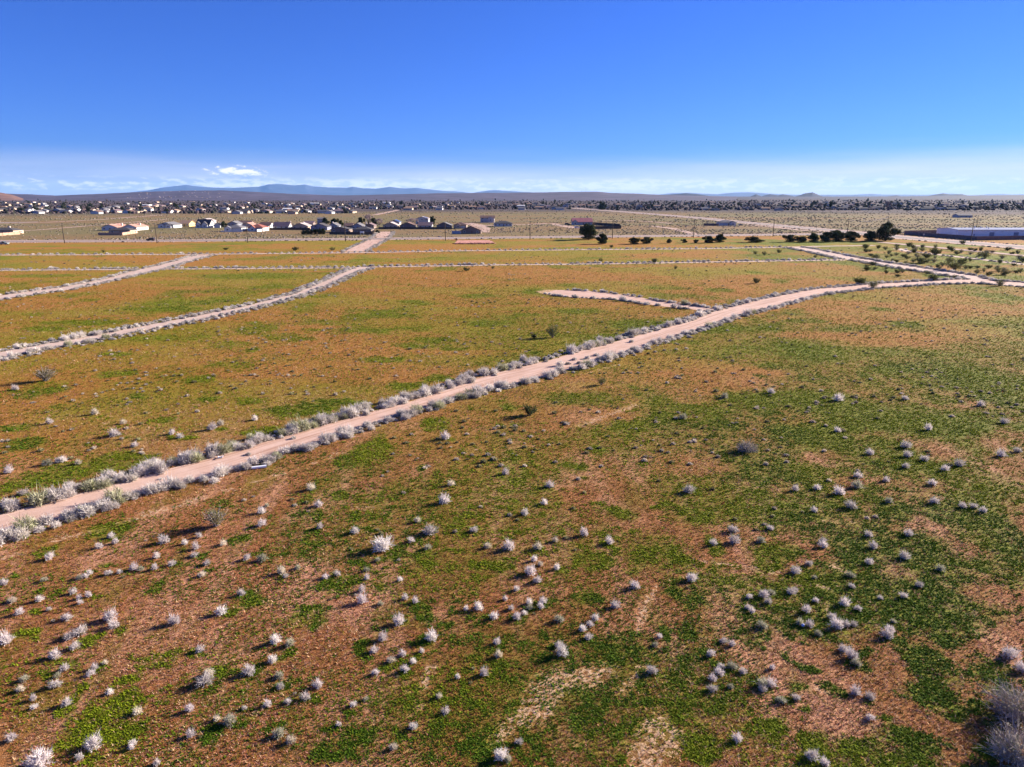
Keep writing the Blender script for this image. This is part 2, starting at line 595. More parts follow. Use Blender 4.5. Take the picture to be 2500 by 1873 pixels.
# ---- where the field shrubs stand (traced from the photograph: x, y, width in photo pixels)
fs = []
fs += zz(0, 1350, [(295, 25, 60), (20, 180, 50), (265, 160, 40), (480, 145, 45), (510, 140, 40), (540, 120, 40), (800, 90, 50), (845, 95, 40), (655, 120, 45), (718, 115, 35), (740, 140, 30), (930, 90, 40), (940, 20, 40), (1030, 65, 45), (1165, 12, 45), (1240, 60, 45), (1480, 30, 45), (1575, 32, 60), (1213, 130, 45), (1690, 110, 55), (1712, 140, 35), (1785, 88, 40), (2025, 125, 45), (1950, 145, 40), (2200, 100, 40), (2200, 150, 35), (440, 235, 45), (535, 255, 40), (475, 270, 35), (485, 295, 40), (240, 278, 45), (75, 285, 50), (120, 355, 50), (297, 338, 35), (405, 385, 60), (318, 405, 25), (660, 385, 80), (688, 430, 60), (1050, 410, 65), (1328, 350, 70), (480, 470, 75), (413, 505, 55), (447, 560, 65), (325, 615, 70), (35, 525, 80), (1200, 580, 55), (1655, 525, 65), (1740, 540, 65), (1635, 640, 60), (1500, 705, 80), (1230, 760, 105), (1255, 720, 60), (1675, 735, 60), (1680, 800, 50), (1770, 840, 30), (1910, 790, 65), (1835, 865, 60), (1730, 890, 45), (1610, 905, 55), (385, 693, 50), (630, 660, 35), (567, 690, 40), (545, 722, 50), (345, 735, 40), (337, 785, 70), (145, 755, 55), (122, 818, 50), (660, 835, 45), (400, 900, 60), (197, 875, 40), (205, 925, 40), (825, 950, 60), (1143, 935, 50), (1300, 995, 45), (1378, 1005, 85), (1143, 1090, 55), (1200, 1100, 30), (1470, 930, 35), (1675, 1080, 80), (1745, 1125, 60), (555, 1150, 95), (480, 1225, 50), (800, 1140, 45), (790, 1165, 40), (250, 1245, 140), (945, 1262, 45), (75, 1110, 60), (2170, 220, 45), (2135, 250, 25), (2170, 285, 65), (1985, 275, 25), (2120, 910, 40), (2035, 1028, 35), (1450, 240, 45), (2195, 875, 40)])
fs += zz(800, 1350, [(55, 125, 45), (240, 150, 45), (230, 95, 40), (300, 40, 40), (425, 40, 30), (318, 302, 40), (525, 290, 40), (465, 268, 40), (435, 160, 35), (430, 410, 70), (328, 510, 60), (623, 505, 70), (275, 585, 50), (452, 607, 45), (565, 588, 35), (380, 642, 50), (513, 650, 40), (465, 697, 50), (288, 715, 45), (420, 740, 25), (905, 325, 60), (830, 335, 35), (1067, 275, 35), (1133, 215, 40), (1100, 330, 40), (998, 380, 50), (1138, 382, 55), (1180, 362, 35), (1210, 295, 45), (1213, 325, 45), (1290, 290, 45), (1278, 322, 45), (1240, 362, 25), (1213, 110, 75), (1257, 163, 50), (1240, 38, 40), (1275, 68, 35), (1375, 88, 40), (1390, 395, 65), (1605, 390, 50), (1577, 430, 45), (1530, 455, 50), (1563, 505, 50), (1385, 550, 50), (1405, 595, 80), (1013, 535, 45), (1025, 612, 50), (1725, 315, 55), (1845, 195, 65), (1993, 500, 35), (1965, 550, 40), (2000, 582, 30), (1950, 705, 65), (875, 690, 30), (935, 722, 55), (780, 745, 35), (857, 775, 30), (668, 860, 40), (710, 950, 50), (513, 1040, 50), (240, 870, 50), (153, 912, 45), (70, 1028, 35), (395, 1165, 50), (1148, 1130, 50), (1040, 1215, 75), (1083, 1235, 50), (2180, 150, 65), (2160, 205, 30)])
fs += zz(1600, 1350, [(838, 105, 60), (922, 62, 45), (1170, 130, 55), (1180, 200, 40), (955, 145, 35), (560, 262, 40), (650, 250, 55), (695, 238, 45), (675, 290, 50), (555, 328, 40), (582, 348, 40), (812, 232, 50), (838, 222, 40), (910, 345, 50), (640, 432, 65), (868, 415, 55), (920, 428, 45), (978, 482, 50), (1060, 380, 50), (1090, 430, 75), (1145, 430, 50), (1188, 428, 45), (1132, 298, 60), (1215, 332, 45), (1428, 408, 35), (1410, 460, 50), (1395, 490, 70), (408, 525, 50), (462, 548, 40), (330, 605, 50), (400, 680, 45), (460, 675, 70), (385, 720, 55), (345, 755, 50), (522, 710, 45), (345, 812, 60), (450, 800, 45), (640, 780, 75), (690, 785, 60), (640, 815, 50), (755, 880, 60), (848, 868, 50), (700, 688, 35), (1125, 575, 60), (1180, 615, 75), (1205, 660, 60), (1197, 832, 60), (1285, 860, 60), (495, 1115, 60), (935, 1215, 80), (1017, 1260, 60), (1285, 985, 50), (2120, 600, 90), (2205, 690, 80), (1490, 255, 50), (1490, 20, 60), (1710, 90, 60), (1580, 190, 50), (960, 285, 35), (1350, 270, 35)])
fs += zz(0, 900, [(1570, 930, 55), (1920, 950, 40), (2130, 975, 50), (1195, 1005, 35), (1110, 1045, 40), (1175, 1075, 45), (1340, 1048, 45), (990, 1030, 60), (1175, 1115, 45), (665, 1005, 45), (690, 1040, 40), (600, 1065, 45), (925, 1005, 18), (875, 1030, 18), (1570, 855, 50), (1600, 820, 35), (1465, 785, 35), (1915, 815, 50), (1840, 800, 35), (1850, 855, 25), (1770, 815, 35), (1750, 780, 35), (1865, 715, 50), (1520, 765, 25), (570, 265, 45), (690, 390, 60), (740, 322, 40), (300, 322, 40), (285, 565, 60), (380, 548, 50), (200, 200, 30), (95, 120, 40), (1270, 355, 50), (1030, 385, 40), (1080, 408, 40), (805, 460, 40), (535, 487, 30), (440, 188, 30), (495, 205, 22), (965, 125, 30), (1325, 330, 45), (830, 420, 35), (1165, 75, 35), (1530, 300, 40), (145, 742, 60), (50, 615, 50), (470, 565, 40), (350, 555, 40)])
fs += zz(800, 900, [(710, 410, 55), (1010, 250, 30), (950, 252, 18), (772, 250, 30), (1362, 262, 35), (1022, 342, 30), (1125, 340, 35), (1125, 365, 35), (1045, 395, 20), (870, 450, 30), (775, 440, 25), (1182, 580, 35), (1065, 625, 40), (740, 690, 45), (330, 640, 25), (362, 615, 25), (1505, 658, 35), (1330, 700, 50), (700, 790, 75), (455, 740, 35), (920, 825, 30), (1540, 740, 30), (1300, 805, 40), (1475, 835, 30), (1182, 865, 50), (1092, 875, 35), (1140, 905, 30), (540, 912, 40), (160, 970, 45), (320, 985, 35), (300, 965, 30), (610, 970, 80), (655, 975, 30), (765, 975, 35), (877, 965, 50), (503, 1030, 40), (600, 1070, 50), (328, 1060, 110), (1430, 1010, 35), (1365, 1030, 40), (1540, 990, 55), (1690, 1040, 50), (1092, 1065, 75), (1260, 1070, 55), (960, 1065, 45), (1485, 1085, 25), (1985, 670, 30), (2165, 725, 70), (1430, 320, 35), (145, 1080, 30)])
fs += zz(1600, 900, [(345, 720, 35), (165, 290, 50), (365, 130, 35), (415, 165, 50), (695, 138, 40), (1095, 180, 55), (968, 198, 35), (800, 222, 35), (1500, 178, 40), (1950, 215, 40), (2090, 318, 45), (1095, 370, 40), (1140, 410, 35), (945, 315, 35), (1290, 505, 45), (1510, 518, 50), (1615, 540, 50), (1645, 512, 30), (1500, 585, 45), (1215, 610, 30), (1215, 642, 45), (1383, 668, 40), (1210, 698, 65), (1105, 738, 65), (968, 715, 40), (840, 722, 40), (1042, 668, 35), (1660, 685, 50), (1820, 570, 60), (1735, 600, 45), (1400, 792, 50), (1175, 822, 65), (955, 850, 40), (882, 857, 25), (715, 835, 35), (705, 882, 30), (480, 900, 35), (470, 965, 60), (470, 1030, 65), (655, 930, 35), (605, 962, 35), (688, 958, 40), (632, 1030, 50), (500, 995, 25), (350, 1045, 50), (1010, 1060, 50), (1005, 1030, 45), (1280, 995, 50), (1310, 1065, 55), (1520, 990, 55), (1280, 1160, 45), (1670, 795, 50), (1910, 825, 45), (1845, 825, 45), (1965, 850, 45), (1500, 460, 60), (1640, 360, 40), (2070, 515, 50), (2175, 490, 45), (1985, 262, 35), (1780, 280, 35), (1270, 890, 35), (1320, 885, 35)])
keep = []
for f in fs:
    if all(abs(f[0] - g[0]) > 9 or abs(f[1] - g[1]) > 7 for g in keep):
        keep.append(f)
fs = sorted(keep, key=lambda f: -f[2])

for (px, py, w) in fs:                      # greener tufts on the moist sunny side of many shrubs
    if _gr.random() < 0.5 and w > 12:
        x, y = G(px + w * 0.35, py + w * 0.35)
        q = w * mpp(px, py) * _gr.uniform(0.5, 1.1)
        GREEN.append((x, y, q, q * 0.8))
GREEN = np.array(GREEN)
SAND = []   # bare streaks: x0, y0, x1, y1, half width
for (a, b, c, d, w) in (
        zseg(800, 1350, [(1700, 700, 1350, 790, 85), (1400, 770, 1180, 960, 115), (1180, 960, 1010, 1130, 60), (1000, 1160, 880, 1185, 22), (1900, 350, 1850, 500, 26), (1990, 180, 1880, 350, 22), (1900, 700, 1760, 830, 40), (1980, 1050, 1920, 1320, 110), (2080, 1080, 2050, 1200, 65), (560, 930, 500, 970, 25), (620, 690, 580, 800, 45)])
        + zseg(1600, 1350, [(980, 195, 1070, 235, 22), (1040, 290, 1025, 350, 16), (270, 45, 620, 95, 7), (690, 115, 760, 130, 12), (960, 800, 1000, 830, 30), (540, 140, 560, 155, 14)])
        + zseg(0, 900, [(0, 1150, 420, 1010, 26), (420, 1010, 900, 880, 24), (900, 880, 1400, 720, 34), (1400, 720, 1750, 615, 24), (1750, 615, 2080, 500, 14), (820, 880, 1240, 760, 10), (0, 1105, 400, 985, 8), (100, 740, 330, 690, 8), (350, 440, 600, 400, 10), (620, 330, 840, 285, 8), (1000, 480, 1250, 430, 8)])
        + zseg(800, 900, [(720, 550, 960, 465, 10), (1500, 350, 1860, 210, 28), (1090, 480, 1240, 465, 14), (0, 520, 130, 490, 12), (150, 850, 420, 800, 12)])
        + zseg(1600, 900, [(1990, 335, 2050, 345, 14), (1880, 670, 1900, 690, 8), (1510, 745, 1780, 780, 16), (1010, 910, 1180, 930, 30), (1060, 1170, 1100, 1210, 40)])
        + zseg(800, 560, [(1580, 858, 1740, 812, 14)]) + zseg(0, 560, [(920, 452, 1060, 433, 4), (490, 512, 600, 505, 4), (650, 485, 880, 460, 3), (1220, 388, 1370, 368, 3), (1400, 345, 1470, 336, 3), (360, 640, 800, 560, 6)])):
    p = G(a, b)
    q = G(c, d)
    SAND.append((p[0], p[1], q[0], q[1], w * mpp((a + c) / 2, (b + d) / 2)))
SAND = np.array(SAND)


def f_green(x, y):
    """0..1: how densely the green weeds grow here"""
    x = np.asarray(x, float)
    y = np.asarray(y, float)
    wx = x + (fbm(x, y, 4.0, 31, 3) - 0.5) * 3.0
    wy = y + (fbm(x, y, 4.0, 41, 3) - 0.5) * 5.0
    g = np.zeros_like(x)
    for (cx, cy, rx, ry) in GREEN:
        R = 2.2 * max(rx, ry)
        m = (np.abs(x - cx) < R + 4) & (np.abs(y - cy) < R + 4)
        if m.any():
            r = np.sqrt(((wx[m] - cx) / (rx + 0.1)) ** 2 + ((wy[m] - cy) / (ry + 0.1)) ** 2)
            g[m] = np.maximum(g[m], sstep(r, 1.35, 0.55))
    n = fbm(x, y, 9.0, 3, 4)
    n2 = fbm(x, y, 42.0, 5, 3)
    far = sstep(y, 70, 150)
    rt = sstep(x - 0.38 * y, -14, 12) * (1 - 0.6 * far)            # greener towards the lower right
    mr = sstep(x, -5, 45) * sstep(y, 60, 90) * sstep(y, 190, 150) + 0.8 * sstep(y, 105, 125) * sstep(y, 230, 190) * sstep(x, -45, -5) * sstep(x, 40, 10)
    base = sstep(n * 0.6 + n2 * 0.5, 0.52, 0.74) * (0.50 + 0.2 * far) + 0.45 * rt * sstep(n, 0.30, 0.62) + 0.55 * np.clip(mr, 0, 1) * sstep(fbm(x * 0.5 + y * 0.2, y, 13.0, 23, 4), 0.36, 0.62)
    base = base + 0.6 * sstep(x, 80, 140) * sstep(y, 190, 250) * sstep(fbm(x * 0.4, y, 25.0, 27, 3), 0.36, 0.58)
    return np.clip(np.maximum(g * (0.6 + 0.4 * fbm(x, y, 1.3, 8, 2)), base), 0, 1)


def f_sand(x, y):
    x = np.asarray(x, float)
    y = np.asarray(y, float)
    s = np.zeros_like(x)
    wob = (fbm(x, y, 1.6, 71, 3) - 0.5)
    for (x0, y0, x1, y1, w) in SAND:
        dx, dy = x1 - x0, y1 - y0
        L2 = dx * dx + dy * dy + 1e-6
        m = (x > min(x0, x1) - 3 * w - 2) & (x < max(x0, x1) + 3 * w + 2) & (y > min(y0, y1) - 3 * w - 2) & (y < max(y0, y1) + 3 * w + 2)
        if m.any():
            t = np.clip(((x[m] - x0) * dx + (y[m] - y0) * dy) / L2, 0, 1)
            d = np.hypot(x[m] - x0 - t * dx, y[m] - y0 - t * dy)
            s[m] = np.maximum(s[m], sstep(d + wob[m] * (w * 1.4 + 0.2), w * 1.9, w * 0.25))
    return s


# ------------------------------------------------------------------ ground
def ground_mesh():
    rs = [6.0]
    while rs[-1] < 60000:
        r = rs[-1]
        k = 0.016 if r < 250 else (0.02 if r < 900 else (0.035 if r < 5000 else 0.1))
        rs.append(r * (1 + k))
    rs[-1] = 60000.0
    rs = np.array(rs)
    front = np.linspace(-math.radians(47), math.radians(47), 420)
    back = np.linspace(math.radians(47), math.radians(313), 40)[1:-1]
    an = np.concatenate([front, back])
    nr, na = len(rs), len(an)
    X = (rs[:, None] * np.sin(an)[None, :]).ravel()
    Y = (rs[:, None] * np.cos(an)[None, :]).ravel()
    X = np.concatenate([[0.0], X])
    Y = np.concatenate([[0.0], Y])
    i = np.arange(nr - 1)[:, None]
    j = np.arange(na)[None, :]
    a = (1 + i * na + j).ravel()
    b = (1 + i * na + (j + 1) % na).ravel()
    c = a + na
    d = b + na
    T = np.concatenate([np.stack([a, c, b], 1), np.stack([b, c, d], 1)])
    jj = np.arange(na)
    T0 = np.stack([np.zeros(na, int), 1 + jj, 1 + (jj + 1) % na], 1)
    T = np.concatenate([T0, T])
    V = np.stack([X, Y, np.zeros_like(X)], 1)
    me = tri_mesh('ground', V, T)
    nv = len(X)
    inner = (np.hypot(X, Y) < 520) & (Y > 8)
    g = np.zeros(nv)
    s = np.zeros(nv)
    g[inner] = f_green(X[inner], Y[inner])
    s[inner] = f_sand(X[inner], Y[inner])
    nr_ = near_road(X, Y)
    verge = sstep(nr_, 2.2, 0.2)                    # disturbed, bare soil along the tracks
    # beyond the paved road: grey desert scrub; then the town
    pyv = np.interp(X, paved[0][:, 0], paved[0][:, 1])
    scrub = sstep(Y - pyv, -4, 14)
    scrub = np.where(X > 330, sstep(Y, 430, 480), scrub)
    town = sstep(np.hypot(X, Y), 1150, 1500)
    for nm, arr in (('green', g), ('sand', s), ('verge', verge), ('scrub', scrub), ('town', town), ('ochre', sstep(Y - 0.30 * X + (fbm(X, Y, 30.0, 19, 3) - 0.5) * 50, 55, 125))):
        at = me.attributes.new(nm, 'FLOAT', 'POINT')
        at.data.foreach_set('value', arr.astype(np.float32))
    return me


def ground_material():
    m, t, b = new_mat('desert ground')
    geo = t.nodes.new('ShaderNodeNewGeometry')
    pos = geo.outputs['Position']

    def attr(n):
        a = t.nodes.new('ShaderNodeAttribute')
        a.attribute_name = n
        return a.outputs['Fac']
    mp = t.nodes.new('ShaderNodeMapping')
    mp.inputs['Scale'].default_value = (1.0, 0.35, 1.0)
    mp.inputs['Rotation'].default_value = (0, 0, math.radians(25))
    t.links.new(pos, mp.inputs['Vector'])
    mp3 = t.nodes.new('ShaderNodeMapping')
    mp3.inputs['Scale'].default_value = (0.45, 1.0, 1.0)
    t.links.new(pos, mp3.inputs['Vector'])
    och = attr('ochre')
    nL = noise(t, pos, 0.045, 4, 0.6, 0.3)
    nM = noise(t, mp.outputs[0], 0.32, 5, 0.62, 0.4)
    nS = noise(t, pos, 2.6, 5, 0.65)
    nF = noise(t, pos, 11.0, 4, 0.7)
    # dry reddish filaree, orange soil, olive seedlings: patches of a few metres
    nP = noise(t, mp.outputs[0], 0.16, 5, 0.6, 0.6)
    near_s = mixc(t, mrange(t, nL, 0.38, 0.62), (0.260, 0.108, 0.034), (0.300, 0.108, 0.046))
    near_s = mixc(t, mrange(t, nP, 0.46, 0.62, 0, 0.85), near_s, (0.46, 0.225, 0.130))
    near_s = mixc(t, mrange(t, nM, 0.50, 0.68, 0, 0.8), near_s, (0.165, 0.118, 0.014))
    far_s = mixc(t, mrange(t, nM, 0.44, 0.66, 0, 0.5), (0.315, 0.140, 0.028), (0.250, 0.155, 0.015))
    nY = noise(t, mp3.outputs[0], 0.021, 5, 0.62, 0.6)
    far_s = mixc(t, mrange(t, nY, 0.44, 0.60, 0, 0.85), far_s, (0.205, 0.175, 0.010))
    soil = mixc(t, och, near_s, far_s)
    fine = mth(t, 'ADD', mth(t, 'MULTIPLY', nS, 0.45), mth(t, 'MULTIPLY', nF, 0.55))
    straw = mrange(t, fine, 0.52, 0.66)
    soil = mixc(t, mth(t, 'MULTIPLY', straw, mrange(t, och, 0, 1, 0.8, 0.3, False)), soil, (0.60, 0.35, 0.20))
    dark = mrange(t, fine, 0.48, 0.36)
    soil = mixc(t, mth(t, 'MULTIPLY', dark, mrange(t, och, 0, 1, 0.75, 0.3, False)), soil, (0.070, 0.038, 0.012))
    # green weeds
    grn = mixc(t, mrange(t, nS, 0.3, 0.7), (0.048, 0.088, 0.005), (0.175, 0.205, 0.008))
    ga = mth(t, 'ADD', attr('green'), mth(t, 'MULTIPLY', mth(t, 'SUBTRACT', fine, 0.5), 2.6))
    c = mixc(t, mth(t, 'MULTIPLY', mrange(t, ga, 0.15, 0.95), 0.85), soil, grn)
    # bare sand
    sa = mth(t, 'ADD', mth(t, 'MAXIMUM', mth(t, 'MULTIPLY', attr('sand'), mrange(t, nS, 0.36, 0.62, 0.35, 0.85)), mth(t, 'MULTIPLY', attr('verge'), 0.75)), mth(t, 'MULTIPLY', mth(t, 'SUBTRACT', fine, 0.5), 3.2))
    c = mixc(t, mrange(t, sa, 0.45, 0.85), c, (0.47, 0.300, 0.180))
    # scrub land beyond the paved road
    mp2 = t.nodes.new('ShaderNodeMapping')
    mp2.inputs['Scale'].default_value = (0.25, 1.0, 1.0)
    t.links.new(pos, mp2.inputs['Vector'])
    nB = noise(t, mp2.outputs[0], 0.012, 5, 0.6, 0.5)
    nC = noise(t, pos, 0.12, 4, 0.65)
    sc = mixc(t, mrange(t, nB, 0.40, 0.62), (0.170, 0.138, 0.058), (0.215, 0.132, 0.060))
    sc = mixc(t, mrange(t, nC, 0.45, 0.75, 0, 0.6), sc, (0.135, 0.135, 0.058))
    sc = mixc(t, mrange(t, nS, 0.5, 0.8, 0, 0.5), sc, (0.25, 0.19, 0.115))
    c = mixc(t, attr('scrub'), c, sc)
    tw = mixc(t, mrange(t, nB, 0.35, 0.65), (0.060, 0.046, 0.045), (0.095, 0.070, 0.064))
    c = mixc(t, attr('town'), c, tw)
    t.links.new(c, b.inputs['Base Color'])
    b.inputs['Roughness'].default_value = 0.95
    b.inputs['Specular IOR Level'].default_value = 0.1
    bp = t.nodes.new('ShaderNodeBump')
    bp.inputs['Strength'].default_value = 0.75
    bp.inputs['Distance'].default_value = 0.14
    hgt = mth(t, 'ADD', mth(t, 'MULTIPLY', nS, 1.2), mth(t, 'MULTIPLY', nF, 0.55))
    t.links.new(hgt, bp.inputs['Height'])
    t.links.new(bp.outputs[0], b.inputs['Normal'])
    return m


tag(obj('ground', ground_mesh(), ground_material()), 'desert ground of orange soil with green weeds', 'ground', kind='structure')


def road_material(name, cols, rut=0.5, asphalt=False):
    m, t, b = new_mat(name)
    geo = t.nodes.new('ShaderNodeNewGeometry')
    pos = geo.outputs['Position']
    a = t.nodes.new('ShaderNodeAttribute')
    a.attribute_name = 'lane'
    sep = t.nodes.new('ShaderNodeSeparateXYZ')
    t.links.new(a.outputs['Vector'], sep.inputs[0])
    cmb = t.nodes.new('ShaderNodeCombineXYZ')
    t.links.new(mth(t, 'MULTIPLY', sep.outputs[0], 0.045), cmb.inputs[0])
    t.links.new(mth(t, 'MULTIPLY', sep.outputs[1], 1.6), cmb.inputs[1])
    n1 = noise(t, cmb.outputs[0], 1.0, 6, 0.6, 0.6)
    n2 = noise(t, pos, 0.4, 4, 0.6)
    n3 = noise(t, pos, 5.0, 4, 0.7)
    c = mixc(t, mrange(t, n2, 0.35, 0.65), cols[0], cols[1])
    c = mixc(t, mrange(t, n1, 0.48, 0.66, 0, rut), c, cols[2])
    c = mixc(t, mrange(t, n3, 0.55, 0.75, 0, 0.35), c, tuple(v * 0.72 for v in cols[0]))
    t.links.new(c, b.inputs['Base Color'])
    bp = t.nodes.new('ShaderNodeBump')
    bp.inputs['Strength'].default_value = 0.5
    bp.inputs['Distance'].default_value = 0.06
    t.links.new(mth(t, 'ADD', mth(t, 'MULTIPLY', n1, 1.0), mth(t, 'MULTIPLY', n3, 0.5)), bp.inputs['Height'])
    t.links.new(bp.outputs[0], b.inputs['Normal'])
    b.inputs['Roughness'].default_value = 0.95
    return m


M_DIRT = road_material('pinkish graded dirt', [(0.55, 0.375, 0.295), (0.50, 0.325, 0.245), (0.33, 0.185, 0.125)], 0.8)
M_TRACK = road_material('pale dirt track', [(0.52, 0.39, 0.325), (0.47, 0.34, 0.27), (0.36, 0.235, 0.165)], 0.5)
M_ASPH = road_material('worn pinkish asphalt', [(0.20, 0.165, 0.155), (0.235, 0.19, 0.175), (0.15, 0.125, 0.12)], 0.5)
M_SHOUL = road_material('sandy shoulder', [(0.46, 0.31, 0.24), (0.40, 0.27, 0.20), (0.33, 0.20, 0.13)], 0.5)


def strip(name, C, W, z, m, jit=0.0, label='', seed=1, parts=4):
    D, N = frame(C)
    s = np.concatenate([[0], np.cumsum(np.linalg.norm(np.diff(C, axis=0), axis=1))])
    n = len(C)
    cols = np.linspace(-1, 1, parts + 1)
    V = []
    L = []
    for k, u in enumerate(cols):
        off = u * W
        if abs(u) > 0.99 and jit > 0:
            off = off + (fbm(s, np.full(n, k * 7.0), 2.2, seed + k, 4) - 0.45) * 2 * jit * np.sign(u)
        V.append(np.stack([C[:, 0] + N[:, 0] * off, C[:, 1] + N[:, 1] * off, np.full(n, z)], 1))
        L.append(np.stack([s, off, np.zeros(n)], 1))
    V = np.concatenate(V)
    L = np.concatenate(L)
    T = []
    i = np.arange(n - 1)
    for k in range(parts):
        a = k * n + i
        bq = a + n
        T.append(np.stack([a, a + 1, bq], 1))
        T.append(np.stack([a + 1, bq + 1, bq], 1))
    T = np.concatenate(T)[:, ::-1] if False else np.concatenate(T)
    me = tri_mesh(name, V, T)
    # make sure it faces up
    at = me.attributes.new('lane', 'FLOAT_VECTOR', 'POINT')
    at.data.foreach_set('vector', L.astype(np.float32).ravel())
    if me.polygons[0].normal.z < 0:
        me.flip_normals()
    return tag(obj(name, me, m), label, None, None, 'structure')


strip('dirt_road', *ROADS['main'], 0.020, M_DIRT, 0.55, 'main pinkish dirt road running diagonally across the field', 1, 8)
strip('dirt_road', *ROADS['left'], 0.016, M_TRACK, 0.5, 'pale dirt road curving up from the left edge', 2)
strip('dirt_road', *ROADS['second'], 0.024, M_TRACK, 0.5, 'second pale dirt road at the far left', 3)
strip('dirt_road', *ROADS['spur'], 0.012, M_DIRT, 0.5, 'short dead-end dirt spur off the main road', 4, 6)
strip('dirt_road', *ROADS['fork'], 0.028, M_TRACK, 0.5, 'dirt road leading from the fork towards the dark trees', 5)
strip('dirt_track', *ROADS['track_a'], 0.036, M_TRACK, 0.5, 'farther narrow track crossing the field', 6)
strip('dirt_track', *ROADS['track_b'], 0.008, M_TRACK, 0.45, 'nearer narrow track crossing the field', 7)
strip('dirt_road', *ROADS['side'], 0.044, M_DIRT, 0.7, 'short dirt road crossing the paved road', 8)
strip('dirt_track', *ROADS['east'], 0.032, M_TRACK, 0.5, 'thin track among the dark shrubs at right', 9)
strip('dirt_track', *ROADS['east_b'], 0.040, M_TRACK, 0.5, 'thin track in front of the dark trees', 10)
PC, PW = paved
strip('road_shoulder', PC, PW + 7.0, 0.052, M_SHOUL, 1.5, 'sandy shoulder of the paved road', 11)
strip('paved_road', PC, PW, 0.062, M_ASPH, 0.15, 'paved road crossing behind the fields', 12)
HC, HW = highway
strip('road_shoulder', HC, HW + 8.0, 0.072, M_SHOUL, 1.5, 'sandy shoulder of the diagonal highway', 13)
strip('paved_road', HC, HW, 0.082, M_ASPH, 0.15, 'diagonal paved highway running to the far town', 14)
m_line = mat('road paint', (0.62, 0.45, 0.08), 0.2, 0.8)
m_linew = mat('white road paint', (0.6, 0.58, 0.54), 0.2, 0.8)


def offset(C, d):
    D, N = frame(C)
    return C + N * d


for (CC, z) in ((PC, 0.066), (HC, 0.086)):
    n = len(CC)
    strip('centre_line', CC, np.full(n, 0.14), z, m_line, 0, 'yellow painted centre line', 0, 1)
    for sgn in (-1, 1):
        strip('edge_line', offset(CC, sgn * 4.6), np.full(n, 0.08), z, m_linew, 0, 'white painted edge line', 0, 1)
# distant tracks and drives
for i, (pts, hw, lab) in enumerate((
        ([(-200, 556), (0, 546.5), (115, 543), (250, 536), (395, 525)], 4.0, 'pale track climbing to the left part of town'),
        ([(20, 566), (90, 562), (250, 549), (407, 536)], 3.0, 'thin track behind the pink roofed houses'),
        ([(1150, 552), (1290, 548.5), (1345, 546), (1375, 552), (1405, 557), (1440, 558.5)], 5.5, 'drive leading to the barn enclosure'),
        ([(1590, 552), (1640, 558), (1690, 570), (1712, 574)], 4.0, 'dirt drive meeting the paved road'),
        ([(1468, 540), (1520, 538), (1580, 541), (1640, 546)], 3.5, 'faint track behind the barn'),
        ([(1815, 549), (1870, 553), (1960, 563), (2040, 567)], 4.0, 'dirt drive beside the highway'),
        ([(915, 525), (945, 519), (972, 513)], 5.0, 'short pale street below the middle of town'),
        ([(1140, 545), (1165, 550), (1178, 558), (1172, 568)], 7.0, 'driveway beside the brown gabled house'),
        ([(1960, 515.5), (2060, 516.5), (2113, 517.5)], 6.0, 'pale street below the right part of town'),
        ([(2080, 538), (2160, 536)], 2.0, 'faint pale path right of the highway'),
        ([(2150, 592), (2230, 600), (2330, 609), (2500, 625), (2650, 640)], 3.5, 'dirt strip alongside the highway'))):
    C, W = line_road(pts, hw, 5)
    strip('dirt_track', C, W, 0.092 + 0.008 * i, M_SHOUL, 0.8, lab, 30 + i)
C, W = line_road([(-150, 546), (0, 544), (60, 543.2), (95, 542.2)], 9.0, 5)
strip('bare_lot', C, W * np.linspace(1.3, 0.4, len(W)), 0.19, mat('pale grey gravel', (0.42, 0.38, 0.37), 0.15, 0.2), 1.0, 'pale grey gravel lot at the left edge', 50)
C, W = line_road([(1113, 591), (1150, 591), (1203, 590.5)], 17.0, 3)
strip('bare_pad', C, W, 0.05, mat('bare red dirt', (0.50, 0.23, 0.17), 0.2, 0.3), 1.2, 'bare reddish dirt pad beside the paved road', 51, 6)


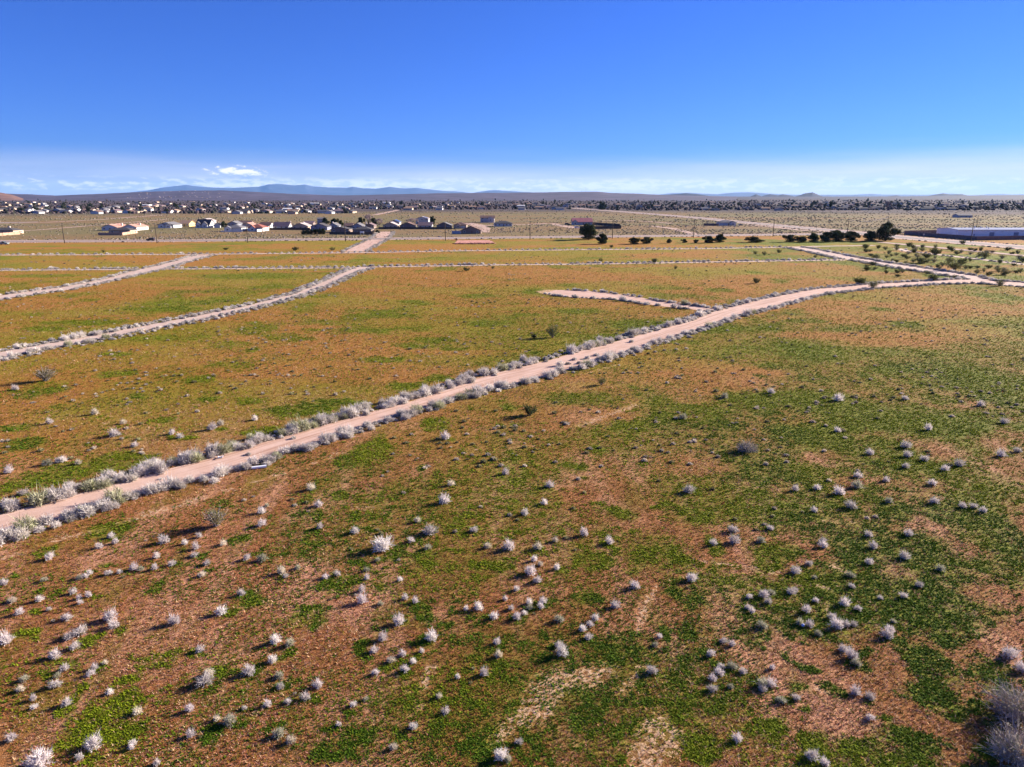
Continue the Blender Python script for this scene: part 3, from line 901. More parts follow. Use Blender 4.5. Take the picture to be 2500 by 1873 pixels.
# ------------------------------------------------------------------ hills and mountains
def ridge(name, pts, D, df, db, m, label, seed, rough=0.15, step=5.0, curve=1.4):
    px = np.arange(pts[0][0], pts[-1][0] + 0.1, step)
    yt = np.interp(px, [p[0] for p in pts], [p[1] for p in pts])
    k = 0.35 * (fbm(px, np.zeros_like(px), 26.0, seed, 4) - 0.5) * 3.0
    ends = sstep(px, pts[0][0], pts[0][0] + 30) * sstep(px, pts[-1][0], pts[-1][0] - 30)
    yt = yt + k * ends * np.clip((HOR + 2 - yt) / 6, 0.1, 1.0)
    u = (px - CX) / F
    v = (CY - yt) / F
    dy = math.cos(P) + v * math.sin(P)
    dz = -math.sin(P) + v * math.cos(P)
    tt = D / dy
    X0 = u * tt
    Z0 = np.maximum(H + dz * tt, 0.2)
    rows = np.concatenate([np.linspace(-1, 0, 15), np.linspace(0, 1, 5)[1:]])
    V = []
    n = len(px)
    for r in rows:
        dd = D + (df if r < 0 else db) * r
        a = (1 + r) if r < 0 else (1 - r)
        prof = a ** curve
        xx = X0 * dd / D
        gul = (fbm(X0 / D * 60, np.full(n, r * 4.0), 1.2, seed + 9, 4) - 0.5) * rough * 4 * a * (1 - a) * (r < 0)
        z = Z0 * np.clip(prof + gul, 0, 1.2) - 0.6 * (a <= 0.001)
        if r < 0:                                     # keep the crest the skyline
            z = np.minimum(z, H + (Z0 - H) * dd / D - 0.2 * (1 - a) if False else np.maximum(0, H + (Z0 - H) * dd / D))
        V.append(np.stack([xx, np.full(n, dd), z], 1))
    V = np.concatenate(V)
    T = []
    i = np.arange(n - 1)
    for k in range(len(rows) - 1):
        a = k * n + i
        T.append(np.stack([a, a + 1, a + n], 1))
        T.append(np.stack([a + 1, a + n + 1, a + n], 1))
    me = tri_mesh(name, V, np.concatenate(T), smooth=True)
    tag(obj(name, me, m), label, None, None, 'structure')
    return V.reshape(len(rows), n, 3), px


m_hill = mat('purple brown desert hill', (0.068, 0.054, 0.078), 0.35, 0.004)
m_redhill = mat('reddish hill', (0.17, 0.09, 0.06), 0.25, 0.006)
m_butte = mat('dark rocky butte', (0.014, 0.013, 0.022), 0.3, 0.003)
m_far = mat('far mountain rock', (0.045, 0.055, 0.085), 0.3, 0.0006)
HV, HPX = ridge('hill', [(-500, 475), (-150, 472), (0, 472.5), (68, 474.5), (136, 477.6), (226, 474), (339, 469), (452, 465.5), (536, 464.8), (603, 467.5), (716, 473.5), (807, 476.5), (852, 477), (936, 475), (1071, 472), (1207, 471), (1336, 469.6), (1430, 468), (1460, 468.5), (1494, 471.5), (1562, 473), (1584, 474.6), (1629, 476), (1690, 478), (1800, 480)], 7000, 2700, 1500, m_hill, 'long low purple brown hill along the skyline', 5, 0.08)
ridge('hill', [(-420, 455), (-200, 458), (-60, 464), (0, 470), (30, 476), (60, 486)], 5200, 900, 900, m_redhill, 'reddish hill at the far left edge', 15, 0.12)
ridge('plain_rise', [(1450, 481.5), (1800, 480.4), (2000, 480.2), (2203, 479.6), (2339, 477.4), (2500, 476.4), (2900, 475)], 9500, 3500, 2500, mat('brown desert rise', (0.045, 0.036, 0.040), 0.2, 0.003), 'low brown desert rise on the right skyline', 25, 0.05)
for pts, D, lab, sd in (
        ([(1600, 480), (1629, 476), (1650, 474), (1675, 472), (1700, 474), (1727, 478), (1745, 481)], 13000, 'low blue ridge beside the long hill', 3),
        ([(1828, 481), (1838, 477.5), (1846, 474.3), (1853, 477.5), (1864, 481)], 12000, 'small pointed butte on the skyline', 6),
        ([(1852, 481), (1868, 477), (1880, 474.6), (1900, 477), (1911, 474.6), (1926, 477), (1945, 481)], 13500, 'low double butte on the skyline', 8),
        ([(1938, 481), (1953, 476.5), (1966, 472), (1976, 471), (1984, 469.8), (1992, 473), (2002, 477.5), (2012, 481)], 12500, 'tallest flat-shouldered butte on the skyline', 10),
        ([(2150, 482), (2170, 479), (2188, 477), (2200, 479.5), (2210, 482)], 13000, 'tiny butte right of the tallest one', 12),
        ([(2255, 480), (2270, 478), (2288, 474), (2303, 472), (2320, 475), (2335, 474.5), (2348, 473.8), (2362, 477), (2378, 480)], 12800, 'double humped butte near the right edge', 14)):
    ridge('butte', pts, D, 700, 700, m_butte, lab, sd, 0.2, 2.0, 1.15)
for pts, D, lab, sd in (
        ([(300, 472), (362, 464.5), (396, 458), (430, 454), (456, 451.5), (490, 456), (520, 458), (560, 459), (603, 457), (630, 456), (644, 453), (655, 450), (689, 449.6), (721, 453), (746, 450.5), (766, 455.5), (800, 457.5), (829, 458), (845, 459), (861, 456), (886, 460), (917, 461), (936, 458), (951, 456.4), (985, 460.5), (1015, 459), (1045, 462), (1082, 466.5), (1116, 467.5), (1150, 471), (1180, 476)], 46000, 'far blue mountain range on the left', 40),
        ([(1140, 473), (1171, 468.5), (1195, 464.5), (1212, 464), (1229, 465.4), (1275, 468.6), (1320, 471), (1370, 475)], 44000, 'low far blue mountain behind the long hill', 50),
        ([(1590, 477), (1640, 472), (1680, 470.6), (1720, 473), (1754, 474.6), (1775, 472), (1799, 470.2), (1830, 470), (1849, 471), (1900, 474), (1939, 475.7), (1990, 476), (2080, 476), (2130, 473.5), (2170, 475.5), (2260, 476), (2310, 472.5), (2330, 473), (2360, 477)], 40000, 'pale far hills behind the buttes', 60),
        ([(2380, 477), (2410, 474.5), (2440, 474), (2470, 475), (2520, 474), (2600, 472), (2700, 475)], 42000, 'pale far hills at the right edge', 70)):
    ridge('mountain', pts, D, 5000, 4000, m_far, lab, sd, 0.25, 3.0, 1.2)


# ------------------------------------------------------------------ plants
def plant_mat(name, trans=0.0, obvar=0.16, rough=0.9):
    m, t, b = new_mat(name)
    a = t.nodes.new('ShaderNodeAttribute')
    a.attribute_name = 'tint'
    oi = t.nodes.new('ShaderNodeObjectInfo')
    h = t.nodes.new('ShaderNodeHueSaturation')
    t.links.new(a.outputs['Color'], h.inputs['Color'])
    t.links.new(mrange(t, oi.outputs['Random'], 0, 1, 1 - obvar, 1 + obvar, False), h.inputs['Value'])
    t.links.new(h.outputs[0], b.inputs['Base Color'])
    b.inputs['Roughness'].default_value = rough
    b.inputs['Specular IOR Level'].default_value = 0.1
    if trans > 0:
        tr = t.nodes.new('ShaderNodeBsdfTranslucent')
        t.links.new(h.outputs[0], tr.inputs['Color'])
        mx = t.nodes.new('ShaderNodeMixShader')
        mx.inputs[0].default_value = trans
        t.links.new(b.outputs[0], mx.inputs[1])
        t.links.new(tr.outputs[0], mx.inputs[2])
        t.links.new(mx.outputs[0], t.nodes['Material Output'].inputs['Surface'])
    return m


M_TWIG = plant_mat('pale dry twigs', 0.25)
M_LEAF = plant_mat('leaves', 0.25)
M_DLEAF = plant_mat('dark evergreen leaves', 0.1)


def twig_shrub(seed, n=80, fork=4, wid=0.030, flat=0.85, col=(0.56, 0.52, 0.54), green=0.0, core=0.0, up=0.0, lean=0.0):
    """unit dry shrub (radius about 1, height about flat*1.2): V, T, C"""
    r = np.random.default_rng(seed)
    V, T, C = [], [], []
    lob = [(r.uniform(0, 6.28), r.uniform(0.06, 0.20)) for _ in range(3)]

    def add(a, b, w, c):
        d = b - a
        s = np.cross(d, r.normal(size=3))
        s = s / (np.linalg.norm(s) + 1e-9) * w
        k = len(V)
        V.extend([a - s, a + s, b])
        T.append((k, k + 1, k + 2))
        C.extend([c, c, c])
    for i in range(n):
        az_ = r.uniform(0, 2 * math.pi)
        u = r.uniform(0.05, 1.0) ** (0.8 - 0.5 * up)
        el_ = math.asin(min(1, u)) * 0.96
        L = 1.0 + sum(a * math.cos(az_ - p) for p, a in lob) * math.cos(el_) + r.uniform(-0.25, 0.12)
        d = np.array([math.cos(az_) * math.cos(el_) + lean, math.sin(az_) * math.cos(el_), math.sin(el_) * flat])
        base = np.array([r.normal() * 0.10, r.normal() * 0.10, 0.0])
        tip = base + d * L
        tip[2] = max(tip[2], 0.03) + 0.05
        br = r.uniform(0.80, 1.18)
        c = np.array(col) * br
        if r.random() < green:
            c = np.array((0.20, 0.22, 0.08)) * r.uniform(0.7, 1.2)
        add(base, tip, wid, c)
        for k in range(fork):
            f = r.uniform(0.45, 0.95)
            p = base + (tip - base) * f
            q = p + (d * 0.35 + r.normal(size=3) * 0.26) * L * r.uniform(0.45, 0.9)
            q[2] = max(q[2], 0.02)
            add(p, q, wid * 0.85, c * r.uniform(0.9, 1.12))
    for i in range(int(core * 150)):                      # dense short twigs inside
        d = r.normal(size=3)
        d[2] = abs(d[2])
        d /= np.linalg.norm(d)
        p = d * np.array([1, 1, flat]) * core * r.uniform(0.25, 1.0) ** 0.5
        q = p + (d * 0.5 + r.normal(size=3) * 0.5) * 0.28
        q[2] = max(q[2], 0.02)
        add(p, q, wid * 2.3, np.array(col) * r.uniform(0.8, 1.15))
    return np.array(V), np.array(T, int), np.array(C)


def leaf_cloud(r, n, size, centre, radii, col, vary=0.25, shell=0.5):
    """n leaf triangles through an ellipsoid"""
    d = r.normal(size=(n, 3))
    d /= np.linalg.norm(d, axis=1)[:, None]
    rad = (shell + (1 - shell) * r.random(n)) ** 0.6
    p = np.array(centre) + d * rad[:, None] * np.array(radii)
    s = size * r.uniform(0.6, 1.3, n)
    a = r.normal(size=(n, 3))
    a /= np.linalg.norm(a, axis=1)[:, None]
    b = np.cross(a, r.normal(size=(n, 3)))
    b /= np.linalg.norm(b, axis=1)[:, None]
    V = np.stack([p - a * s[:, None], p + a * s[:, None] * 0.6 + b * s[:, None] * 0.5, p + a * s[:, None] * 0.3 - b * s[:, None] * 0.7], 1).reshape(-1, 3)
    V[:, 2] = np.maximum(V[:, 2], 0.03)
    T = np.arange(3 * n).reshape(-1, 3)
    c = np.array(col)[None, :] * r.uniform(1 - vary, 1 + vary, (n, 1))
    return V, T, np.repeat(c, 3, axis=0)


def join(parts):
    V, T, C = [], [], []
    k = 0
    for v, t, c in parts:
        V.append(v)
        T.append(t + k)
        C.append(c)
        k += len(v)
    return np.concatenate(V), np.concatenate(T), np.concatenate(C)


def scatter_join(protos, x, y, s, h, rot, colmul, which):
    parts = []
    for k, (V, T, C) in enumerate(protos):
        m = which == k
        n = int(m.sum())
        if n == 0:
            continue
        c, sn = np.cos(rot[m])[:, None], np.sin(rot[m])[:, None]
        vx = V[None, :, 0] * s[m][:, None]
        vy = V[None, :, 1] * s[m][:, None]
        X = vx * c - vy * sn + x[m][:, None]
        Y = vx * sn + vy * c + y[m][:, None]
        Z = V[None, :, 2] * h[m][:, None]
        VV = np.stack([X, Y, Z + np.zeros_like(X)], 2).reshape(-1, 3)
        TT = (T[None, :, :] + (np.arange(n) * len(V))[:, None, None]).reshape(-1, 3)
        CC = (C[None, :, :] * colmul[m][:, None, :]).reshape(-1, 3)
        parts.append((VV, TT, CC))
    return join(parts)


# landmarks used to tell the shrubs apart
LM = [('the twin scraped sand strips', 1565, 1480), ('the long sandy scrape', 1330, 1700), ('the big grey bush in the bottom right corner', 2480, 1835),
      ('the white pipe', 635, 1141), ('the tall spiky bush below the road', 529, 1282), ('the round dark bush below the road', 1293, 1012),
      ('the flat topped lilac bush', 1820, 1097), ('the bare sandy spot', 2022, 1440), ('the long pale double shrub', 500, 1655),
      ('the widest white shrub', 100, 1855), ('the wide shrub on red soil', 933, 1332), ('the pale sandy streak', 1480, 1015),
      ('the greenish shrub', 1594, 1637), ('the upright bush with long shadow', 1468, 938), ('the green mat', 1905, 1270), ('the dense shrub cluster', 1745, 1625)]
NTH = ['nearest', 'second', 'third', 'fourth', 'fifth', 'sixth', 'seventh', 'eighth', 'ninth', 'tenth', 'eleventh', 'twelfth', 'thirteenth', 'fourteenth', 'fifteenth', 'sixteenth', 'seventeenth', 'eighteenth', 'nineteenth', 'twentieth']


def nth(i):
    if i < 20:
        return NTH[i]
    t = ['twenty', 'thirty', 'forty', 'fifty', 'sixty', 'seventy', 'eighty', 'ninety'][(i + 1) // 10 - 2]
    k = (i + 1) % 10
    return (t[:-1] + 'ieth') if k == 0 else t + '-' + ['', 'first', 'second', 'third', 'fourth', 'fifth', 'sixth', 'seventh', 'eighth', 'ninth'][k]


def place_words(items, lms, lead):
    """items: (px, py, tone). One label each: tone + rank + side + nearest landmark"""
    out = [None] * len(items)
    buckets = {}
    for i, (px, py, tone) in enumerate(items):
        best = min(lms, key=lambda l: (l[1] - px) ** 2 + (2.0 * (l[2] - py)) ** 2)
        dx_, dy_ = px - best[1], 2.0 * (py - best[2])
        d_ = math.hypot(dx_, dy_)
        side = ('right of' if dx_ > 0 else 'left of') if abs(dx_) > abs(dy_) else ('in front of' if dy_ > 0 else 'behind')
        buckets.setdefault((best[0], side), []).append((d_, i))
    for (nm, side), lst in buckets.items():
        for k, (d_, i) in enumerate(sorted(lst)):
            out[i] = '%s %s, %s %s %s' % (items[i][2], lead, nth(k), side, nm)
    return out


FIELD = [twig_shrub(100 + k, 95, 5, 0.026, [0.9, 1.05, 0.8, 1.15, 0.95, 0.75][k], [(0.66, 0.59, 0.56), (0.74, 0.68, 0.63), (0.54, 0.48, 0.45), (0.62, 0.55, 0.53), (0.66, 0.58, 0.46), (0.46, 0.43, 0.33)][k], [0.03, 0, 0.1, 0.02, 0.03, 0.25][k], 0.72, 0.3) for k in range(6)]
TONE = ['pale lilac', 'whitish', 'dull grey', 'light grey', 'straw pale', 'greyish green']
FIELD_ME = []
for k, (V, T, C) in enumerate(FIELD):
    me = tri_mesh('field_shrub', V, T, C)
    me.materials.append(M_TWIG)
    FIELD_ME.append(me)
items = []
specs = []
for i, (px, py, w) in enumerate(fs):
    k = rnd.choice([0, 0, 1, 1, 3, 3, 2, 4, 5]) if px < 1500 else rnd.choice([0, 2, 2, 3, 5, 0])
    x, y = G(px, py + w * 0.22)
    r = max(0.12, 0.5 * w * mpp(px, py) * 1.08)
    items.append((px, py, TONE[k]))
    specs.append((x, y, r, k))
labs = place_words(items[:300], LM, 'dry shrub')
REST = []          # field shrubs past the 300 largest
for i, (x, y, r, k) in enumerate(specs):
    if i < 300:
        o = obj('field_shrub', FIELD_ME[k])
        o.location = (x, y, 0)
        o.scale = (r * rnd.uniform(0.9, 1.15), r * rnd.uniform(0.9, 1.15), r * rnd.uniform(1.25, 1.6))
        o.rotation_euler = (0, 0, rnd.uniform(0, 6.28))
        tag(o, labs[i], 'shrub', 'dry shrubs scattered over the field')
    else:
        REST.append((x, y, r, k))

# ---- shrubs lining the dirt roads
RS = []   # x, y, radius, road, side


def line_shrubs(name, spacing, rmin, rmax, rows=(0.5, 1.5), sides=(-1, 1), gap=0.12, nearscale=1.0, seed=3):
    r = np.random.default_rng(seed)
    C, W = ROADS[name]
    D, N = frame(C)
    s = np.concatenate([[0], np.cumsum(np.linalg.norm(np.diff(C, axis=0), axis=1))])
    for sd in sides:
        for row, off in enumerate(rows):
            t = r.uniform(0, spacing)
            while t < s[-1]:
                dens = fbm(np.array([t]), np.array([sd * 50.0 + row * 9]), 14.0, seed + 77, 3)[0]
                t += spacing * r.uniform(0.6, 1.5) * (1.0 if row == 0 else 1.8) * (0.7 + 0.9 * abs(dens - 0.45) * 2)
                if t >= s[-1] or r.random() < gap:
                    continue
                i = int(np.searchsorted(s, t)) - 1
                i = max(0, min(i, len(C) - 1))
                rad = r.uniform(rmin, rmax) * (0.75 + 0.5 * r.random()) * (1 if row == 0 else 0.8) * (nearscale if sd < 0 else 1)
                q = C[i] + N[i] * sd * (W[i] + off + r.normal() * 0.35 + rad * 0.3) + D[i] * r.normal() * 0.3
                RS.append((q[0], q[1], rad, name, sd))


line_shrubs('main', 0.85, 0.45, 0.95, (0.15, 1.1), seed=3, gap=0.14)
line_shrubs('main', 1.5, 0.4, 0.8, (2.0,), (1,), seed=5, gap=0.2)
line_shrubs('left', 0.85, 0.42, 0.85, (0.1, 1.2, 2.4), seed=13, gap=0.08)
line_shrubs('second', 1.1, 0.5, 0.95, (0.2, 1.5), seed=23)
line_shrubs('spur', 1.35, 0.55, 1.0, (0.2,), seed=33)
line_shrubs('fork', 1.2, 0.6, 1.1, (0.3, 1.9), seed=43)
line_shrubs('track_a', 1.7, 0.55, 1.05, (0.3, 1.5), gap=0.25, nearscale=0.5, seed=53)
line_shrubs('track_b', 1.4, 0.55, 1.05, (0.2, 1.4), gap=0.2, nearscale=0.5, seed=63)
line_shrubs('east', 4.5, 0.5, 1.0, (0.5,), gap=0.3, seed=73)
line_shrubs('side', 1.5, 0.5, 1.0, (0.5, 2.0), seed=83)
# clear the spots where the roads meet
rx = np.array([q[0] for q in RS])
ry = np.array([q[1] for q in RS])
ok = np.ones(len(RS), bool)
for nm in ROADS:
    d = near_road(rx, ry, [nm])
    own = np.array([q[3] == nm for q in RS])
    ok &= (own | (d > 0.15))
RS = [q for q, k in zip(RS, ok) if k]
for (px, py, w) in zz(800, 560, [(1395, 812, 50), (1442, 803, 45), (1480, 778, 40), (1510, 800, 40), (1560, 770, 45), (1612, 752, 45), (1580, 800, 45), (1822, 672, 35), (1655, 690, 40)]) + zz(0, 900, [(885, 735, 40), (965, 660, 32), (1490, 512, 45), (1762, 415, 40), (545, 825, 60), (480, 850, 60), (735, 780, 60)]):
    x, y = G(px, py + w * 0.15)
    RS.append((x, y, 0.5 * w * mpp(px, py), 'main', 0))


def seen(q):
    if q[1] < 5:
        return 0
    a, b, c = proj(q[0], q[1], q[2])
    return 0 if (a < -30 or a > 2530) else q[2] / c


RS.sort(key=lambda q: -seen(q))
ROADP = [twig_shrub(300 + k, 130, 5, 0.026, [0.85, 0.95, 0.75, 1.0, 0.9][k], [(0.60, 0.54, 0.49), (0.68, 0.62, 0.56), (0.48, 0.43, 0.38), (0.55, 0.49, 0.46), (0.42, 0.40, 0.26)][k], [0.02, 0.0, 0.06, 0.02, 0.3][k], 0.82) for k in range(5)]
RTONE = ['pale grey', 'whitish', 'dull grey', 'lilac grey', 'greenish grey']
ROAD_ME = []
for V, T, C in ROADP:
    me = tri_mesh('roadside_shrub', V, T, C)
    me.materials.append(M_TWIG)
    ROAD_ME.append(me)
RLM = [('the white pipe', 635, 1141), ('the dumped litter', 537, 1118), ('the left frame edge', 0, 1280), ('the spur junction', 1735, 760), ('the bush island in the road', 1440, 890),
       ('the bend by the green bush', 2131, 704), ('the road fork', 2400, 688), ('the pale bare scrape', 1475, 900), ('the tall spiky bush', 529, 1260), ('the upright bush pair', 1340, 850), ('the spur tip', 1335, 713),
       ('the narrow middle of the road', 1000, 990), ('the greenish mat by the road', 910, 1090), ('the left road bend', 300, 800), ('the left road end', 870, 655)]
ritems = []
rk = []
for q in RS[:300]:
    a, b, c = proj(q[0], q[1], 0.3)
    k = rnd.choice([0, 0, 1, 1, 2, 3, 3, 4])
    rk.append(k)
    ritems.append((a, b, RTONE[k]))
rl = place_words(ritems, RLM, 'rounded roadside shrub')
for i, q in enumerate(RS[:300]):
    o = obj('roadside_shrub', ROAD_ME[rk[i]])
    o.location = (q[0], q[1], 0)
    o.scale = (q[2] * rnd.uniform(0.9, 1.2), q[2] * rnd.uniform(0.85, 1.1), q[2] * rnd.uniform(1.0, 1.4))
    o.rotation_euler = (0, 0, rnd.uniform(0, 6.28))
    tag(o, rl[i], 'shrub', 'shrubs lining the dirt roads')


# ---- everything past the 300 largest: joined, simpler shrubs
def blob(seed, n=9, flat=0.8, col=(0.5, 0.46, 0.46)):
    r = np.random.default_rng(seed)
    V, T, C = [], [], []
    for e, (zf, rf, k) in enumerate(((0.0, 0.85, n), (0.45, 1.0, n), (0.85, 0.6, n))):
        for a in range(n):
            aa = (a + 0.5 * e) / n * 6.283
            q = rf * r.uniform(0.75, 1.2)
            V.append((math.cos(aa) * q, math.sin(aa) * q, zf * flat * r.uniform(0.85, 1.15)))
    V.append((0, 0, flat))
    for e in range(2):
        for a in range(n):
            b = (a + 1) % n
            p, q, u, v = e * n + a, e * n + b, (e + 1) * n + a, (e + 1) * n + b
            T += [(p, q, u), (q, v, u)]
    for a in range(n):
        T.append((2 * n + a, 2 * n + (a + 1) % n, 3 * n))
    V = np.array(V)
    C = np.array(col)[None, :] * r.uniform(0.8, 1.2, (len(V), 1))
    return V, np.array(T, int), C


MIDP = [twig_shrub(400 + k, 14, 2, 0.085, [0.85, 0.95, 0.8][k], [(0.64, 0.58, 0.52), (0.70, 0.64, 0.57), (0.54, 0.48, 0.43)][k], 0.05, 0.8) for k in range(3)]
rest = RS[300:]
n = len(rest)
X = np.array([q[0] for q in rest])
Y = np.array([q[1] for q in rest])
S = np.array([q[2] for q in rest])
cm = np.repeat(rng.uniform(0.62, 1.12, (n, 1)), 3, 1)
V, T, C = scatter_join(MIDP, X, Y, S, S * rng.uniform(0.75, 1.1, n), rng.uniform(0, 6.28, n), cm, rng.integers(0, 3, n))
tag(obj('roadside_brush', tri_mesh('roadside_brush', V, T, C), M_TWIG), 'grey brush lining the farther dirt roads and tracks', 'brush', kind='stuff')

# small low field shrubs: the traced rest plus fainter ones farther off
px = rng.uniform(-60, 2560, 3000)
py = 1150 - 545 * rng.random(3000) ** 0.75
fx, fy = Gn(px, py)
d = near_road(fx, fy)
cl = fbm(fx, fy, 26.0, 91, 3)
okm = (d > 1.0) & (rng.random(3000) < sstep(cl, 0.30, 0.62))
fx, fy = fx[okm], fy[okm]
n2 = len(fx)
fr = rng.uniform(0.14, 0.42, n2) * (1 + 0.5 * sstep(fy, 120, 420))
X = np.concatenate([fx, [q[0] for q in REST]])
Y = np.concatenate([fy, [q[1] for q in REST]])
S = np.concatenate([fr, [q[2] for q in REST]])
n = len(X)
cm = rng.uniform(0.55, 1.1, (n, 1)) * np.array([[1.0, 0.93, 0.82]])
gr = rng.random(n) < 0.45
cm[gr] *= np.array([0.55, 0.60, 0.38])
V, T, C = scatter_join(MIDP, X, Y, S, S * rng.uniform(0.7, 1.1, n), rng.uniform(0, 6.28, n), cm, rng.integers(0, 3, n))
tag(obj('low_brush', tri_mesh('low_brush', V, T, C), M_TWIG), 'tiny low shrubs dotted over the farther fields', 'brush', kind='stuff')

# scrub beyond the paved road and on the right
BL = [blob(500 + k, 6, 0.75) for k in range(4)]
N = 30000
px = rng.uniform(-120, 2620, N)
py = 512 + 78 * rng.random(N) ** 0.95
fx, fy = Gn(px, py)
pyv = np.interp(fx, PC[:, 0], PC[:, 1])
hd = np.hypot(fx[:, None] - HC[None, ::4, 0], fy[:, None] - HC[None, ::4, 1]).min(1)
pd = np.hypot(fx[:, None] - PC[None, ::4, 0], fy[:, None] - PC[None, ::4, 1]).min(1)
streak = fbm(fx * 0.3, fy, 55.0, 93, 4)
okm = (hd > 12) & (pd > 12) & ((fy > pyv - 18) | (fx > 330)) & (rng.random(N) < 0.15 + 0.85 * sstep(streak, 0.38, 0.62))
fx, fy = fx[okm], fy[okm]
n = len(fx)
S = rng.uniform(0.35, 1.05, n) * (0.8 + 0.5 * sstep(fy, 500, 1100))
base = np.where((rng.random(n) < 0.45)[:, None], np.array([[0.42, 0.43, 0.25]]), np.array([[0.72, 0.64, 0.50]]))
base = np.where((rng.random(n) < 0.12)[:, None], np.array([[0.32, 0.28, 0.18]]), base)
cm = base * rng.uniform(0.65, 1.15, (n, 1))
V, T, C = scatter_join(BL, fx, fy, S, S * rng.uniform(0.6, 1.0, n), rng.uniform(0, 6.28, n), cm, rng.integers(0, 4, n))
tag(obj('desert_scrub', tri_mesh('desert_scrub', V, T, C), M_LEAF), 'grey green scrub over the land beyond the paved road', 'scrub', kind='stuff')
# shrub rows beside the paved road and highway
qs = []
for CC, off in ((PC, 14.5), (PC, -14.5), (HC, 15.5), (HC, -15.5)):
    OC = offset(CC, off)
    s = np.concatenate([[0], np.cumsum(np.linalg.norm(np.diff(OC, axis=0), axis=1))])
    t = np.cumsum(rng.uniform(0.8, 4.2, int(s[-1] / 2.0)))
    t = t[t < s[-1]]
    qs.append(np.stack([np.interp(t, s, OC[:, 0]) + rng.normal(0, 0.9, len(t)), np.interp(t, s, OC[:, 1]) + rng.normal(0, 0.9, len(t))], 1))
Q = np.concatenate(qs)
dd = np.minimum(np.hypot(Q[:, 0][:, None] - HC[None, ::3, 0], Q[:, 1][:, None] - HC[None, ::3, 1]).min(1), np.hypot(Q[:, 0][:, None] - PC[None, ::3, 0], Q[:, 1][:, None] - PC[None, ::3, 1]).min(1))
Q = Q[(dd > 11.5) & (near_road(Q[:, 0], Q[:, 1], ['side']) > 0.5)]
n = len(Q)
S = rng.uniform(0.25, 0.7, n) * np.where(rng.random(n) < 0.12, 1.7, 1.0)
cm = np.array([[0.85, 0.78, 0.72]]) * rng.uniform(0.35, 1.1, (n, 1))
V, T, C = scatter_join(BL, Q[:, 0], Q[:, 1], S, S * rng.uniform(0.6, 1.0, n), rng.uniform(0, 6.28, n), cm, rng.integers(0, 4, n))
tag(obj('verge_brush', tri_mesh('verge_brush', V, T, C), M_LEAF), 'low brush along the paved road and highway verges', 'brush', kind='stuff')


# ---- low ground cover on the near fields
def ground_cover():
    r = np.random.default_rng(77)
    N = 1000000
    d = 27 * (18.0) ** r.random(N)                       # more of them, and smaller, close by
    an = r.uniform(-math.radians(40), math.radians(40), N)
    x = d * np.sin(an) * 1.0
    y = d * np.cos(an)
    g = f_green(x, y)
    fine = fbm(x, y, 0.7, 123, 3)
    s = f_sand(x, y)
    rd = near_road(x, y)
    clear = (rd > 0.3) & (y < np.interp(x, PC[:, 0], PC[:, 1]) - 15) & (r.random(N) < 1 - 0.85 * sstep(d, 180, 480)) & (s * 0.7 < r.random(N))
    pg = np.maximum(sstep(g + (fine - 0.5) * 1.6, 0.25, 0.95), 0.22 * sstep(fbm(x, y, 6.0, 61, 3), 0.40, 0.65))
    isg = clear & (r.random(N) < pg * 0.95)
    isd = clear & ~isg & (r.random(N) < 0.55)
    out = []
    for nm, m, lab in (('green_weeds', isg, 'low bright green weeds matting the field'), ('dry_weeds', isd, 'dry reddish and straw coloured weeds over the field')):
        xx, yy, dd, ff = x[m], y[m], d[m], fine[m]
        n = len(xx)
        sz = (0.085 if nm == 'green_weeds' else 0.10) * (dd / 40.0) ** 0.5 * (1 - 0.3 * sstep(dd, 150, 420)) * r.uniform(0.6, 1.35, n)
        K = 4 if nm == 'green_weeds' else 3
        A = r.uniform(0, 6.283, (n, K))
        if nm == 'green_weeds':
            lift = r.uniform(0.15, 1.0, (n, K))
            wid = 0.42
            yel = fbm(xx, yy, 14.0, 55, 3) + 0.25 * sstep(yy, 70, 130)
            c0 = np.array([[0.056, 0.108, 0.006]])
            c1 = np.array([[0.190, 0.222, 0.008]])
            mixv = np.clip(sstep(yel, 0.35, 0.65) * 0.75 + r.normal(0, 0.22, n), 0, 1)[:, None]
            col = (c0 * (1 - mixv) + c1 * mixv) * r.uniform(0.75, 1.25, (n, 1))
        else:
            lift = r.uniform(0.2, 1.2, (n, K))
            wid = 0.17
            t = r.random(n)[:, None]
            red = fbm(xx, yy, 18.0, 57, 3)[:, None]
            cA = np.array([[0.27, 0.095, 0.035]])
            cB = np.array([[0.64, 0.42, 0.24]])
            cC = np.array([[0.20, 0.145, 0.016]])
            cD = np.array([[0.46, 0.22, 0.16]])
            col = np.where(t < 0.34, cA, np.where(t < 0.34 + 0.36 * sstep(red, 0.3, 0.65), np.where(t < 0.52, cD, cB), cC)) * r.uniform(0.7, 1.25, (n, 1))
        L = sz[:, None] * r.uniform(0.7, 1.3, (n, K))
        ca, sa = np.cos(A), np.sin(A)
        px_ = xx[:, None] + ca * L * 0.15
        py_ = yy[:, None] + sa * L * 0.15
        w = L * wid
        V = np.empty((n, K, 3, 3))
        V[:, :, 0, 0] = px_ - sa * w
        V[:, :, 0, 1] = py_ + ca * w
        V[:, :, 0, 2] = L * 0.12
        V[:, :, 1, 0] = px_ + sa * w
        V[:, :, 1, 1] = py_ - ca * w
        V[:, :, 1, 2] = L * 0.05
        V[:, :, 2, 0] = px_ + ca * L
        V[:, :, 2, 1] = py_ + sa * L
        V[:, :, 2, 2] = L * lift
        V = V.reshape(-1, 3)
        T = np.arange(len(V)).reshape(-1, 3)
        C = np.repeat(col, K * 3, axis=0)
        print(nm, n, 'clumps', len(T), 'triangles')
        tag(obj(nm, tri_mesh(nm, V, T, C), M_LEAF), lab, 'weeds', kind='stuff')


ground_cover()


